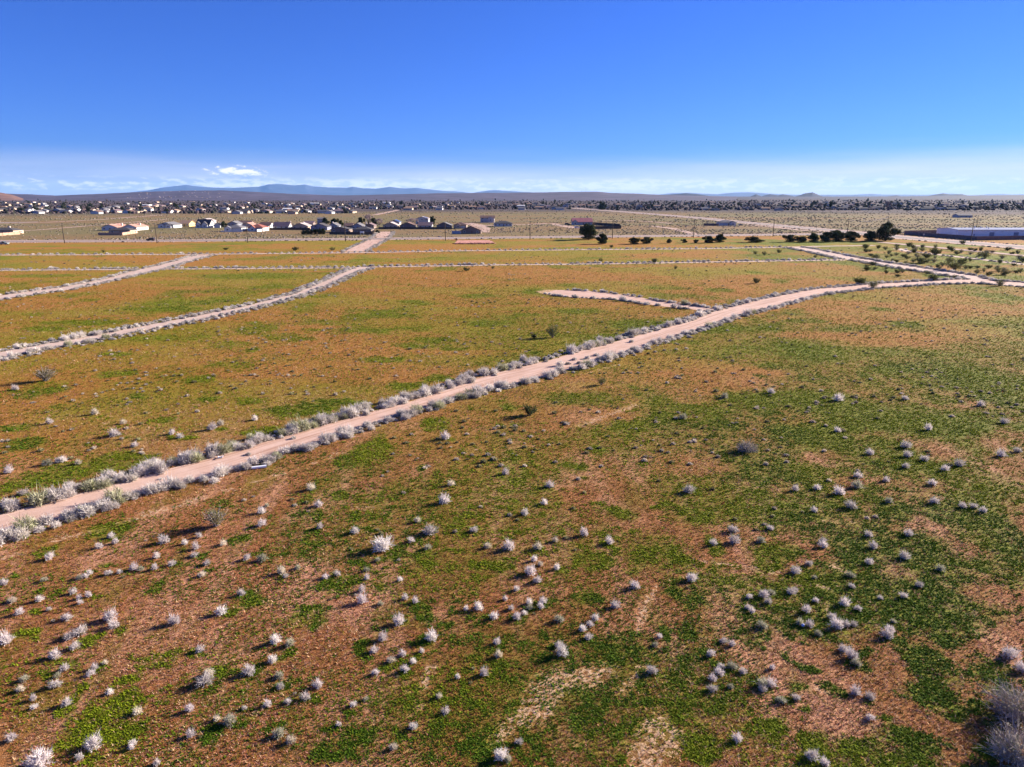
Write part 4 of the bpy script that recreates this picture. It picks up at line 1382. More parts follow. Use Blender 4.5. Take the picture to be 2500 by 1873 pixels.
# ------------------------------------------------------------------ larger single bushes and trees
def leafy_bush(seed, n=300, col=(0.10, 0.115, 0.035), stems=26, twig=(0.38, 0.34, 0.31), leaf=0.05):
    """unit desert bush: many upright stems carrying small leaves; returns (stem mesh data, leaf mesh data)"""
    r = np.random.default_rng(seed)
    SV, ST, SCc = [], [], []
    LP = []
    for i in range(stems):
        a = r.uniform(0, 6.283)
        e = math.radians(r.uniform(28, 82))
        L = r.uniform(0.75, 1.15)
        d = np.array([math.cos(a) * math.cos(e), math.sin(a) * math.cos(e), math.sin(e) * 1.1])
        b = np.array([r.normal() * 0.07, r.normal() * 0.07, 0])
        mid = b + d * L * 0.55
        tip = b + d * L + np.array([math.cos(a), math.sin(a), 0]) * 0.12
        for p, q, w in ((b, mid, 0.016), (mid, tip, 0.011)):
            s = np.cross(q - p, r.normal(size=3))
            s = s / np.linalg.norm(s) * w
            for sv in (s, np.cross(s, (q - p) / np.linalg.norm(q - p))):
                k = len(SV)
                SV += [p - sv, p + sv, q + sv * 0.6, q - sv * 0.6]
                ST += [(k, k + 1, k + 2), (k, k + 2, k + 3)]
                SCc += [np.array(twig) * r.uniform(0.8, 1.15)] * 4
        for k in range(max(1, n // stems)):
            f = r.uniform(0.4, 1.08)
            LP.append(b + (tip - b) * f + r.normal(size=3) * 0.09)
    m = len(LP)
    LPa = np.array(LP)
    LPa[:, 2] = np.maximum(LPa[:, 2], 0.05)
    a = r.normal(size=(m, 3))
    a /= np.linalg.norm(a, axis=1)[:, None]
    bb = np.cross(a, r.normal(size=(m, 3)))
    bb /= np.linalg.norm(bb, axis=1)[:, None]
    s = leaf * r.uniform(0.6, 1.4, (m, 1))
    LV = np.stack([LPa - a * s, LPa + bb * s, LPa + a * s * 0.8 - bb * s * 0.5], 1).reshape(-1, 3)
    LV[:, 2] = np.maximum(LV[:, 2], 0.01)
    LC = np.repeat(np.array(col)[None, :] * r.uniform(0.65, 1.4, (m, 1)), 3, axis=0)
    return (np.array(SV), np.array(ST, int), np.array(SCc)), (LV, np.arange(3 * m).reshape(-1, 3), LC)


M_STEM = plant_mat('bush stems', 0.0, 0.1)
BUSH = []
for k, (nl, col, st, tw, lf) in enumerate([(800, (0.105, 0.110, 0.035), 40, (0.36, 0.33, 0.29), 0.060), (1100, (0.15, 0.125, 0.05), 90, (0.62, 0.57, 0.53), 0.045), (1000, (0.062, 0.072, 0.024), 40, (0.25, 0.21, 0.17), 0.075), (500, (0.24, 0.22, 0.17), 90, (0.45, 0.40, 0.39), 0.03)]):
    s_, l_ = leafy_bush(700 + k, nl, col, st, tw, lf)
    ms = tri_mesh('stems', *s_)
    ms.materials.append(M_STEM)
    ml = tri_mesh('leaves', *l_)
    ml.materials.append(M_LEAF)
    BUSH.append((ms, ml))


s_ = twig_shrub(760, 240, 6, 0.011, 0.9, (0.36, 0.31, 0.275), 0.10, 0.85)
ms = tri_mesh('stems', *s_)
ms.materials.append(M_STEM)
BUSH[3] = (ms, BUSH[3][1])


def bush(px, py, w, h, kind, label, group=None):
    x, y = G(px, py)
    m = mpp(px, py)
    o = empty('desert_bush', (x, y, 0), rnd.uniform(0, 6.28))
    o.scale = (w * m * 0.56, w * m * 0.56, h * m * 0.92)
    obj('stems', BUSH[kind][0], None, o)
    obj('leaves', BUSH[kind][1], None, o)
    return tag(o, label, 'bush', group)


bush(112, 930, 50, 34, 1, 'large pale stemmed bush in the left field with a long shadow')
bush(529, 1284, 60, 46, 1, 'tall spiky bush with pale stems just below the main road')
bush(1349, 824, 30, 28, 0, 'upright green bush in the middle of the field beyond the road')
bush(1303, 826, 14, 12, 2, 'small dark bush left of the upright green bush')
bush(1468, 940, 24, 18, 0, 'small upright bush with long shadow below the bare scrape')
bush(1293, 1014, 34, 26, 2, 'round dark olive bush below the main road')
bush(1820, 1102, 46, 27, 3, 'flat topped lilac bush on a bright green mat')
bush(2482, 1752, 112, 78, 3, 'big grey brush at the right edge, upper of the two')
bush(2484, 1862, 125, 86, 3, 'big grey brush in the bottom right corner, lower of the two')
for (px, py, w, h, k, lab) in [
        (1138, 662, 16, 9, 2, 'dark low bush in the field left of the narrow track crossing'),
        (1203, 657, 10, 7, 0, 'small bush right of the dark low one near the nearer track'),
        (1846, 692, 17, 13, 2, 'round dark bush standing alone in the field above the main road'),
        (2131, 705, 27, 18, 0, 'olive bush standing at the bend of the main road'),
        (2100, 694, 30, 16, 2, 'wide dark bush on the far verge beside the bend'),
        (2277, 685, 22, 15, 2, 'dark round bush on the verge left of the road fork'),
        (2440, 698, 22, 14, 0, 'olive bush in the road just right of the fork'),
        (2454, 671, 26, 13, 0, 'wide olive bush above the road near the right edge'),
        (2330, 660, 44, 22, 0, 'widest olive bush clump along the forked dirt road'),
        (2318, 642, 20, 13, 0, 'round bush behind the widest olive clump, left one'),
        (2346, 647, 20, 14, 2, 'dark bush behind the widest olive clump, right one'),
        (2251, 643, 34, 14, 2, 'dark bush clump beside the middle of the forked road'),
        (2404, 632, 28, 18, 0, 'tall olive bush between the thin track and the highway'),
        (2284, 622, 28, 14, 2, 'dark bush at the start of the thin track on the right'),
        (1844, 622, 11, 9, 0, 'small bush in the far field, left of a pair'),
        (1866, 624, 13, 10, 0, 'small bush in the far field, right of a pair'),
        (1901, 618, 11, 9, 2, 'small dark bush in the far field near the track corner'),
        (1467, 641, 12, 10, 0, 'olive bush on the nearer track left of the middle'),
        (1598, 642, 13, 11, 2, 'dark bush on the nearer track right of the middle'),
        (1493, 605, 9, 7, 2, 'dark bush on the farther track behind the paired trees'),
        (1649, 658, 10, 9, 0, 'small bush below the nearer track on the right'),
        (2496, 640, 20, 12, 2, 'dark bush at the right edge under the highway'),
        (2385, 668, 16, 10, 0, 'small bush between the fork and the thin track'),
        (721, 612, 16, 9, 2, 'dark bush on the farther track left of the dirt crossing'),
        (812, 612, 15, 8, 0, 'olive bush on the farther track close to the dirt crossing'),
        (253, 617, 10, 7, 0, 'small olive bush above the farther track on the left'),
        (552, 610, 13, 5, 2, 'low dark bush above the farther track'),
        (1990, 630, 11, 7, 0, 'small bush beside the fork road near its far end'),
        (2220, 603, 15, 11, 2, 'dark bush beside the highway strip, first from the trees'),
        (2350, 596, 14, 9, 2, 'dark bush on the near edge of the highway by the tall pole'),
        (2460, 612, 16, 9, 2, 'dark bush on the near edge of the highway at far right')]:
    bush(px, py, w, h, k, lab)
EB = []
for i in range(84):
    while True:
        px, py = rnd.uniform(2110, 2500), rnd.uniform(597, 678)
        x, y = G(px, py)
        if near_road(np.array([x]), np.array([y]))[0] > 1.5 and py > 592 + (px - 2110) * 0.075 and all(abs(px - q[0]) + 2.2 * abs(py - q[1]) > 11 for q in EB):
            EB.append((px, py))
            break
for lab, (px, py) in zip(place_words([(a, b, 'scattered') for a, b in EB], [('the highway pole', 2370, 598), ('the widest olive clump', 2331, 655), ('the road fork', 2400, 688), ('the rightmost dark tree', 2160, 600), ('the warning sign', 2254, 598)], 'desert bush'), EB):
    bush(px, py, rnd.uniform(9, 17), rnd.uniform(6, 11), rnd.choice([0, 0, 2, 2, 1]), lab, 'bushes dotted beside the highway')


def make_tree(seed, col=(0.040, 0.052, 0.020), n=2600, lobes=9, low=0.12, leaf=0.030, bare=False):
    """unit tree (half width 1, height 1): trunk mesh with limbs, crown mesh"""
    r = np.random.default_rng(seed)
    rr = random.Random(seed)
    mb = MB()
    mb.tube([(0, 0, 0), (0.02, 0.01, 0.18), (0.0, 0.02, 0.42)], [0.075, 0.055, 0.035], 7)
    cs = []
    for i in range(lobes):
        a = i / lobes * 6.283 + rr.uniform(-0.3, 0.3)
        R = rr.uniform(0.3, 0.8) if i % 3 else rr.uniform(0.0, 0.3)
        z = rr.uniform(low + 0.2, 0.72) if i % 3 else rr.uniform(0.6, 0.8)
        c = (math.cos(a) * R, math.sin(a) * R, z)
        cs.append((c, rr.uniform(0.2, 0.38), rr.uniform(0.12, 0.24)))
        mb.tube([(0.0, 0.0, rr.uniform(0.1, 0.3)), (c[0] * 0.5, c[1] * 0.5, c[2] * 0.6), c], [0.035, 0.022, 0.008], 5)
    if bare:
        parts = []
        for (c, ra, rh) in cs:
            for k in range(n // lobes // 2):
                d = r.normal(size=3)
                d[2] = abs(d[2])
                d /= np.linalg.norm(d)
                p = np.array(c) + r.normal(size=3) * np.array([ra, ra, rh]) * 0.35
                q = p + d * np.array([ra, ra, rh]) * r.uniform(0.5, 1.1)
                s = np.cross(d, r.normal(size=3)) * 0.012
                parts.append((np.array([p - s, p + s, q]), np.array([[0, 1, 2]]), np.array([col] * 3) * r.uniform(0.8, 1.2)))
        crown = join(parts)
    else:
        crown = join([leaf_cloud(r, n // lobes, leaf, c, (ra, ra, rh), col, 0.35, 0.25) for (c, ra, rh) in cs] + [leaf_cloud(r, n // 5, leaf, (0, 0, 0.42), (0.62, 0.62, 0.30), col, 0.3, 0.1), leaf_cloud(r, n // 8, leaf, (0, 0, low + 0.08), (0.66, 0.66, 0.10), col, 0.3, 0.2)])
    return mb, crown


m_bark = mat('grey brown bark', (0.16, 0.12, 0.095), 0.25, 3.0)
TREES = []
for k in range(4):
    mb, cr = make_tree(800 + k, [(0.042, 0.055, 0.022), (0.036, 0.048, 0.020), (0.050, 0.060, 0.026), (0.033, 0.046, 0.018)][k], 6500, [12, 10, 13, 11][k], 0.03, 0.040)
    mt = mb.mesh('trunk', True)
    mt.materials.append(m_bark)
    mc = tri_mesh('crown', *cr)
    mc.materials.append(M_DLEAF)
    TREES.append((mt, mc))
mb, cr = make_tree(850, (0.34, 0.26, 0.25), 1400, 9, 0.15, 0.03, True)
mt = mb.mesh('trunk', True)
mt.materials.append(m_bark)
mc = tri_mesh('crown', *cr)
mc.materials.append(M_TWIG)
TREES.append((mt, mc))


def tree(name, px, py, w, h, k, label, group=None):
    x, y = G(px, py)
    m = mpp(px, py)
    o = empty(name, (x, y + 0.0, 0), rnd.uniform(0, 6.28))
    o.scale = (w * m * 0.64, w * m * 0.64, h * m * 1.10)
    obj('trunk', TREES[k][0], None, o)
    obj('crown', TREES[k][1], None, o)
    return tag(o, label, 'tree', group)


for i, (px, py, w, h, lab) in enumerate([
        (1437, 585, 46, 38, 'tall dark green tree beside the paved road in front of the barn'),
        (1470, 596, 29, 24, 'shorter dark tree just right of the tall tree by the barn'),
        (1549, 596, 28, 15, 'low round dark tree, left one of the close pair'),
        (1578, 595, 30, 17, 'low round dark tree, right one of the close pair'),
        (1633, 594, 14, 11, 'small dark tree right of the close pair'),
        (1671, 593, 15, 9, 'low dark tree midway between the pair and the wide clump'),
        (1699, 594, 11, 9, 'smallest dark tree left of the wide dark clump'),
        (1731, 593, 30, 17, 'dark tree forming the left half of the wide clump'),
        (1757, 592, 29, 20, 'dark tree forming the right half of the wide clump'),
        (1842, 592, 42, 13, 'low spreading dark tree standing alone before the long row'),
        (1928, 591, 32, 17, 'first dark tree at the left end of the long row'),
        (1957, 591, 28, 14, 'second and lowest dark tree in the long row'),
        (1986, 591, 28, 22, 'third dark tree in the long row'),
        (2016, 590, 34, 22, 'fourth dark tree in the long row'),
        (2042, 590, 38, 27, 'fifth and tallest dark tree in the long row'),
        (2077, 589, 38, 25, 'last dark tree at the right end of the long row'),
        (2124, 589, 33, 25, 'dark tree at the left foot of the biggest tree'),
        (2161, 588, 50, 42, 'biggest dark tree beside the highway near the walled warehouse')]):
    tree('roadside_tree', px, py, w, h, i % 4, lab, 'dark trees along the paved road')
for (px, py, w, h, k, lab) in [
        (793, 554, 19, 21, 1, 'dark evergreen behind the blue gabled houses, left of three'),
        (816, 553, 19, 20, 3, 'dark evergreen behind the blue gabled houses, middle of three'),
        (832, 556, 15, 18, 0, 'dark evergreen behind the blue gabled houses, right of three'),
        (880, 553, 18, 21, 1, 'rounded dark evergreen left of the pinkish bare tree'),
        (901, 553, 25, 31, 4, 'tall pinkish bare tree among the houses'),
        (926, 554, 22, 22, 4, 'lower bare tree right of the tall bare one'),
        (914, 553, 16, 20, 2, 'dark tree between the two bare trees'),
        (1006, 551, 34, 19, 4, 'wide bare tree in front of the two-storey house'),
        (1056, 549, 14, 21, 0, 'dark tree right of the two-storey house with solar roof'),
        (546, 556, 15, 15, 1, 'small dark tree between the blue fronted houses'),
        (922, 569, 11, 7, 1, 'low dark shrub tree at the end of the fenced front row'),
        (1224, 566, 9, 8, 4, 'small bare tree on the open ground below the hip roofed house')]:
    tree('yard_tree', px, py, w, h, k, lab, 'trees around the nearer houses')
for i in range(6):
    tree('hedge_tree', 742 + i * 9.5, 572.5, 13, 9 + 4 * min(1, i / 3) + rnd.uniform(-1, 1), i % 4, '%s dark hedge tree from the left in the row before the houses' % ['first', 'second', 'third', 'fourth', 'fifth', 'sixth'][i], 'hedge trees in front of the houses')

# ------------------------------------------------------------------ houses
WALLS = {'white': (0.58, 0.56, 0.54), 'cream': (0.48, 0.40, 0.32), 'tan': (0.46, 0.34, 0.25), 'grey': (0.45, 0.43, 0.43), 'brown': (0.24, 0.17, 0.14), 'yellow': (0.66, 0.47, 0.20), 'pink': (0.60, 0.42, 0.36), 'dark': (0.16, 0.13, 0.13), 'blue': (0.24, 0.25, 0.31)}
ROOFS = {'grey': (0.16, 0.15, 0.155), 'dark': (0.075, 0.068, 0.070), 'brown': (0.155, 0.095, 0.080), 'red': (0.26, 0.095, 0.070), 'pink': (0.44, 0.24, 0.185), 'tan': (0.33, 0.21, 0.14), 'purple': (0.21, 0.145, 0.15), 'magenta': (0.42, 0.16, 0.16), 'pale': (0.42, 0.35, 0.33), 'white': (0.62, 0.61, 0.60), 'blue': (0.10, 0.13, 0.22)}


def wall_m(k):
    return mat('stucco ' + k, WALLS[k], 0.08, 0.6)


def roof_m(k):
    return mat('roof shingles ' + k, ROOFS[k], 0.22, 1.2)


m_glass = mat('dark window glass', (0.03, 0.035, 0.045), 0.2, 0.5, 0.12, spec=0.6)
m_trim = mat('white trim', (0.66, 0.64, 0.61), 0.06, 1.0)
m_garage = mat('garage door panel', (0.52, 0.50, 0.49), 0.06, 1.0)
m_door = mat('house door', (0.22, 0.13, 0.09), 0.15, 1.0)
m_brick = mat('chimney stucco', (0.60, 0.50, 0.44), 0.12, 1.0)
m_solar = mat('solar panel', (0.02, 0.03, 0.09), 0.2, 0.5, 0.15, spec=0.6)
WIN_F = MB().box(-0.85, 0.85, -0.07, 0.05, -0.7, 0.7).mesh('frame')
WIN_F.materials.append(m_trim)
WIN_P = MB().box(-0.7, 0.7, -0.035, 0.0, -0.55, 0.55).mesh('pane')
WIN_P.materials.append(m_glass)
WIN_M = MB().box(-0.035, 0.035, -0.05, 0.0, -0.55, 0.55).mesh('mullion')
WIN_M.materials.append(m_trim)


def window(parent, x, y, z, rz):
    f = obj('window', WIN_F, None, parent, (x, y, z), rz)
    obj('pane', WIN_P, None, f, (0, -0.07, 0))
    obj('mullion', WIN_M, None, f, (0, -0.078, 0))


def gable_prof(hw, wh, rise, ov, th):
    s = rise / hw
    return [(-hw - ov, wh - ov * s), (0, wh + rise), (hw + ov, wh - ov * s), (hw + ov, wh - ov * s + th), (0, wh + rise + th), (-hw - ov, wh - ov * s + th)]


def house(xa, xb, yb, wall, roof, kind, label, depth=11.0, wh=2.8, rise=1.9, chim=None, fg=(), garage=None, solar=False, stories=1, win=2, name='house', cat='house', group='houses beyond the paved road'):
    xm = (xa + xb) / 2
    x, y = G(xm, yb)
    m = mpp(xm, yb)
    w = (xb - xa) * m
    hw, hd = w / 2, depth / 2
    wh = wh * (1.95 if stories == 2 else 1)
    o = empty(name, (x, y + hd, 0))
    tag(o, label, cat, group)
    wm, rm = wall_m(wall), roof_m(roof)
    ov, th = 0.55, 0.22
    mb = MB()
    if kind == 'gy':
        mb.prism([(-hw, 0), (hw, 0), (hw, wh), (0, wh + rise), (-hw, wh)], -hd, hd, 'y')
        mr = MB().prism(gable_prof(hw, wh, rise, ov, th), -hd - ov, hd + ov, 'y')
    elif kind == 'gx':
        mb.prism([(-hd, 0), (hd, 0), (hd, wh), (0, wh + rise), (-hd, wh)], -hw, hw, 'x')
        mr = MB().prism(gable_prof(hd, wh, rise, ov, th), -hw - ov, hw + ov, 'x')
    else:
        mb.box(-hw, hw, -hd, hd, 0, wh)
        mr = MB()
        a, b = hw + ov, hd + ov
        r = max(0.4, a - b) if a > b else 0.4
        e = wh - 0.05
        r2 = max(0.4, b - a) if b > a else 0.0
        P4 = [(-a, -b, e), (a, -b, e), (a, b, e), (-a, b, e)]
        R0, R1 = ((-r, 0, wh + rise), (r, 0, wh + rise)) if a >= b else ((0, -r2, wh + rise), (0, r2, wh + rise))
        Q4 = [(p[0], p[1], p[2] + th) for p in P4]
        if a >= b:
            mr.quad(Q4[0], Q4[1], R1, R0)
            mr.tri(Q4[1], Q4[2], R1)
            mr.quad(Q4[2], Q4[3], R0, R1)
            mr.tri(Q4[3], Q4[0], R0)
        else:
            mr.tri(Q4[0], Q4[1], R0)
            mr.quad(Q4[1], Q4[2], R1, R0)
            mr.tri(Q4[2], Q4[3], R1)
            mr.quad(Q4[3], Q4[0], R0, R1)
        for i in range(4):
            j = (i + 1) % 4
            mr.quad(P4[i], P4[j], Q4[j], Q4[i])
        mr.quad(P4[3], P4[2], P4[1], P4[0])
    mb.build('wall', wm, o)
    ro = mr.build('roof', rm, o)
    if chim is not None:
        MB().box(-0.55, 0.55, -0.5, 0.5, wh * 0.9, wh + rise + 0.9).build('chimney', m_brick, ro, (chim * hw, 0.2 * hd, 0))
    if solar:
        s = MB()
        if kind == 'gx':
            t = rise / hd
            s.quad((-hw * 0.6, -hd * 0.85, wh + rise - t * hd * 0.85 + th + 0.1), (hw * 0.6, -hd * 0.85, wh + rise - t * hd * 0.85 + th + 0.1), (hw * 0.6, -hd * 0.15, wh + rise - t * hd * 0.15 + th + 0.1), (-hw * 0.6, -hd * 0.15, wh + rise - t * hd * 0.15 + th + 0.1))
        else:
            t = rise / hw
            s.quad((hw * 0.15, -hd * 0.7, wh + rise - t * hw * 0.15 + th + 0.1), (hw * 0.85, -hd * 0.7, wh + rise - t * hw * 0.85 + th + 0.1), (hw * 0.85, hd * 0.5, wh + rise - t * hw * 0.85 + th + 0.1), (hw * 0.15, hd * 0.5, wh + rise - t * hw * 0.15 + th + 0.1))
        s.build('solar_panel', m_solar, ro)
    front = -hd
    used = []
    for (fx, fw) in fg:                      # projecting front gables
        c = fx * hw
        g2 = fw / 2
        rs = rise * 0.75
        fgm = MB().prism([(c - g2, 0), (c + g2, 0), (c + g2, wh), (c, wh + rs * 0.8), (c - g2, wh)], front - 1.6, front + 1.0, 'y')
        fo = fgm.build('front_gable', wm, o)
        pr = [(p[0] + c, p[1]) for p in gable_prof(g2, wh, rs * 0.8, 0.4, 0.2)]
        MB().prism(pr, front - 2.0, front + 1.4, 'y').build('gable_roof', rm, fo)
        window(o, c, front - 1.6, wh * 0.52, 0)
        used.append((c - g2 - 0.3, c + g2 + 0.3))
    if garage is not None:
        gx_ = garage * hw
        MB().box(gx_ - 2.3, gx_ + 2.3, front - 0.06, front + 0.05, 0.02, 2.2).build('garage_door', m_garage, o)
        used.append((gx_ - 2.6, gx_ + 2.6))
    dx_ = 0.08 * hw
    if not any(a < dx_ < b for a, b in used):
        MB().box(dx_ - 0.5, dx_ + 0.5, front - 0.06, front + 0.05, 0.02, 2.1).build('door', m_door, o)
        used.append((dx_ - 1.4, dx_ + 1.4))
    for s_ in range(stories):
        for k in range(win + 1):
            wx = -hw + (k + 0.5) / (win + 1) * w
            if s_ == 0 and any(a - 0.6 < wx < b + 0.6 for a, b in used):
                continue
            window(o, wx, front, 1.5 + s_ * 2.7, 0)
        for k in range(2):
            window(o, hw, -hd + (k + 0.5) / 2 * depth, 1.5 + s_ * 2.7, math.pi / 2)
    return o


house(-24, 33, 572, 'tan', 'dark', 'hip', 'long dark hip roofed house cut by the left frame edge', 12, chim=0.2)
house(249, 286, 563, 'white', 'pink', 'gy', 'pink roofed gabled house, left one behind the walled dark house', 20, 2.7, 2.2, chim=0.7)
house(299, 334, 563, 'white', 'pink', 'gy', 'pink roofed gabled house with long white side, right one of two', 20, 2.7, 2.2, chim=0.5)
house(266, 318, 571, 'tan', 'dark', 'hip', 'low dark hip roofed house inside the tan wall', 11, 2.7, 1.9)
house(386, 424, 557, 'white', 'grey', 'gy', 'grey roofed house with double front gables and white side', 17, 2.8, 2.2, fg=((-0.45, 5.5), (0.4, 5.0)))
house(438, 462, 553.5, 'yellow', 'tan', 'gx', 'yellow walled house with tan roof beside the grey roofed one', 14, 2.8, 2.6)
house(479, 512, 556.5, 'white', 'dark', 'gx', 'big dark steep roofed house with a white gable and blue front', 12, 3.0, 4.2, fg=((-0.6, 4.5), (0.35, 5.0)), garage=0.35)
house(488, 516, 546, 'grey', 'pale', 'gy', 'pale roofed house directly behind the steep dark roof', 13, 2.8, 2.2)
house(523, 538, 556.5, 'white', 'dark', 'gy', 'small narrow dark roofed house right of the steep roofed one', 10, 2.6, 1.5, garage=0.0, win=1)
house(550, 590, 565.5, 'white', 'grey', 'hip', 'grey hip roofed house with blue garage front and left gable', 15, 2.8, 2.6, fg=((-0.62, 5.2),), garage=0.35)
house(605, 642, 565, 'white', 'red', 'hip', 'red brown hip roofed house with an arched front gable', 15, 2.9, 2.8, fg=((-0.3, 4.2),), garage=0.55)
house(556, 580, 553.5, 'blue', 'grey', 'gy', 'grey roofed house behind the blue garage front', 13, 2.8, 2.1)
house(580, 612, 552, 'brown', 'brown', 'gx', 'brown two-storey house behind the red roofed one', 12, 2.5, 2.2, stories=1)
house(592, 616, 557, 'pink', 'pink', 'gy', 'pink roofed low house between the brown and red roofs', 14, 2.6, 1.9)
house(634, 660, 557, 'white', 'brown', 'gx', 'brown roofed house right of the red roofed one', 11, 2.6, 2.3)
house(667, 705, 560, 'white', 'purple', 'gx', 'long purple brown roofed house with a white chimney at its end', 11, 2.6, 3.2, chim=0.96)
house(714, 752, 560, 'tan', 'pale', 'gy', 'gabled house with a pale pink roof edge before the hedge', 14, 2.7, 2.5, chim=0.1)
house(742, 764, 553, 'brown', 'purple', 'gx', 'purple roofed house behind the pale pink roof', 10, 2.7, 2.0)
house(760, 799, 562, 'blue', 'dark', 'gy', 'dark bluish gabled house with a flat patio cover on its left', 14, 2.8, 2.6, fg=((-0.7, 4.0),))
house(801, 824, 559, 'blue', 'grey', 'gy', 'narrow blue gabled house with a chimney among the evergreens', 13, 2.8, 2.2, chim=-0.4)
house(775, 789, 547, 'blue', 'grey', 'gx', 'small two-storey house behind the dark gabled one', 9, 2.6, 1.2, stories=2, win=1)
house(808, 852, 568, 'brown', 'dark', 'gy', 'low dark house behind the front hedge end', 13, 2.5, 1.7)
house(862, 906, 569, 'brown', 'dark', 'hip', 'dark fenced house with a white box on its fence', 13, 2.6, 2.3)
house(860, 884, 560, 'blue', 'grey', 'gy', 'blue gabled house below the rounded evergreen', 14, 2.8, 2.3)
house(840, 860, 559, 'brown', 'brown', 'gx', 'brown low roofed house left of the blue gabled one', 11, 2.6, 2.0)
house(890, 913, 558, 'brown', 'purple', 'gy', 'purple brown gabled house with a brick chimney below the bare tree', 12, 2.6, 1.9, chim=-0.9)
house(936, 970, 558, 'tan', 'pale', 'gy', 'pale edged gabled house right of the dirt crossing road', 14, 2.7, 2.6)
house(951, 975, 549, 'grey', 'blue', 'gy', 'house with a blue solar roof behind the pale edged one', 12, 2.7, 2.0, solar=True)
house(977, 1012, 558, 'dark', 'brown', 'gy', 'dark red brown gabled house with pale right roof edge', 14, 2.7, 2.6)
house(1021, 1054, 558, 'grey', 'purple', 'gx', 'purple grey slope roofed house right of the wide bare tree', 11, 2.6, 2.6)
house(1015, 1046, 547, 'grey', 'pale', 'gy', 'grey two-storey house with solar panels behind the bare tree', 13, 2.7, 1.9, stories=2, solar=True)
house(1066, 1101, 558, 'dark', 'grey', 'gy', 'dark gabled house with a bright right roof edge', 14, 2.7, 2.6)
house(1108, 1139, 558, 'tan', 'brown', 'hip', 'tan hip roofed house beside the driveway', 13, 3.0, 2.4, garage=0.3, fg=((-0.3, 4.5),))
house(1126, 1174, 571, 'brown', 'brown', 'gy', 'wide brown gabled house nearest the road beside the driveway', 13, 2.6, 3.0)
house(1173, 1207, 543.5, 'grey', 'brown', 'gx', 'lone two-storey house on open ground beyond the driveway', 12, 2.6, 2.0, stories=2, fg=((0.45, 6.0),))
house(1206, 1250, 553, 'white', 'dark', 'hip', 'long white house with a dark hip roof on open ground', 12, 2.8, 2.2, win=4)
house(1398, 1446, 549.5, 'grey', 'magenta', 'gx', 'magenta roofed barn-like house above the tall dark tree', 15, 3.0, 3.4, fg=((-0.75, 5.0),))
house(1757, 1797, 551, 'white', 'grey', 'hip', 'white house with a grey hip roof beside the highway', 12, 2.8, 2.3, fg=((0.55, 5.5),), garage=-0.3)
house(2340, 2374, 531.5, 'grey', 'grey', 'gx', 'low grey building alone in the far scrub at right', 14, 2.8, 1.8, name='shed', cat='shed')

# ---- yard walls and fences
m_block = mat('tan block wall', (0.42, 0.26, 0.18), 0.15, 0.5)
m_whitew = mat('white block wall', (0.70, 0.66, 0.62), 0.08, 0.5)
m_wood = mat('dark board fence', (0.10, 0.075, 0.062), 0.25, 1.0)
m_brownw = mat('brown block wall', (0.200, 0.140, 0.125), 0.15, 0.5)


def wall_run(name, pts, h, m, label, cat='wall', t=0.2, panel=5.0, cap=True, close_z=0.0):
    """free-standing wall along ground pixels; panels and posts are parts of their own"""
    W = [G(*p) for p in pts]
    o = empty(name, (W[0][0], W[0][1], 0))
    tag(o, label, cat)
    ox, oy = W[0]
    for (a, b) in zip(W[:-1], W[1:]):
        L = math.dist(a, b)
        n = max(1, int(round(L / panel)))
        ang = math.atan2(b[1] - a[1], b[0] - a[0])
        for k in range(n):
            s0, s1 = L * k / n, L * (k + 1) / n
            pm = MB().box(s0 + 0.2, s1 - 0.2, -t / 2, t / 2, 0, h * rnd.uniform(0.985, 1.0))
            p = pm.build('panel', m, o, (a[0] - ox, a[1] - oy, 0))
            p.rotation_euler = (0, 0, ang)
            q = MB().box(s0 - 0.2, s0 + 0.2, -0.2, 0.2, 0, h + 0.08).build('post', m, o, (a[0] - ox, a[1] - oy, 0))
            q.rotation_euler = (0, 0, ang)
    return o


wall_run('block_wall', [(-20, 577), (8, 575.5), (49, 572.5), (52, 568)], 2.0, m_block, 'tan block wall around the house at the left frame edge')
wall_run('block_wall', [(241, 574.5), (299, 574.5), (331, 570), (320, 565)], 1.9, m_block, 'tan block wall around the low dark hip roofed house')
wall_run('block_wall', [(425, 556.5), (456, 552)], 1.8, m_whitew, 'white block wall between the grey roofed and yellow houses')
wall_run('block_wall', [(540, 566.5), (592, 566.5)], 0.9, m_whitew, 'low white wall in front of the grey hip roofed house')
wall_run('block_wall', [(628, 566), (640, 565), (657, 557)], 1.8, m_whitew, 'white block wall right of the red roofed house')
wall_run('board_fence', [(805, 572.5), (860, 573), (909, 573), (914, 567)], 2.0, m_wood, 'dark board fence along the front row of houses', 'fence', 0.1, 3.0)
wall_run('board_fence', [(660, 561.5), (712, 561.5), (758, 561.5)], 1.8, m_wood, 'dark board fence behind the left open scrub', 'fence', 0.1, 3.5)
wall_run('board_fence', [(925, 559.5), (975, 559.5), (1060, 559.8), (1104, 559.8)], 1.8, m_wood, 'dark board fence behind the houses right of the crossing', 'fence', 0.1, 3.5)
wall_run('block_wall', [(1104, 571), (1126, 571)], 2.2, mat('blue grey wall', (0.36, 0.36, 0.40), 0.1, 0.5), 'blue grey wall left of the wide brown gabled house')
wall_run('board_fence', [(1416, 559), (1455, 559.3), (1516, 558.6), (1512, 553), (1446, 549)], 2.4, m_wood, 'dark board fence of the barn enclosure', 'fence', 0.1, 4.0)
wall_run('board_fence', [(1718, 551), (1755, 551.5)], 2.2, m_brownw, 'brown fence left of the white house by the highway', 'fence', 0.1, 4.0)

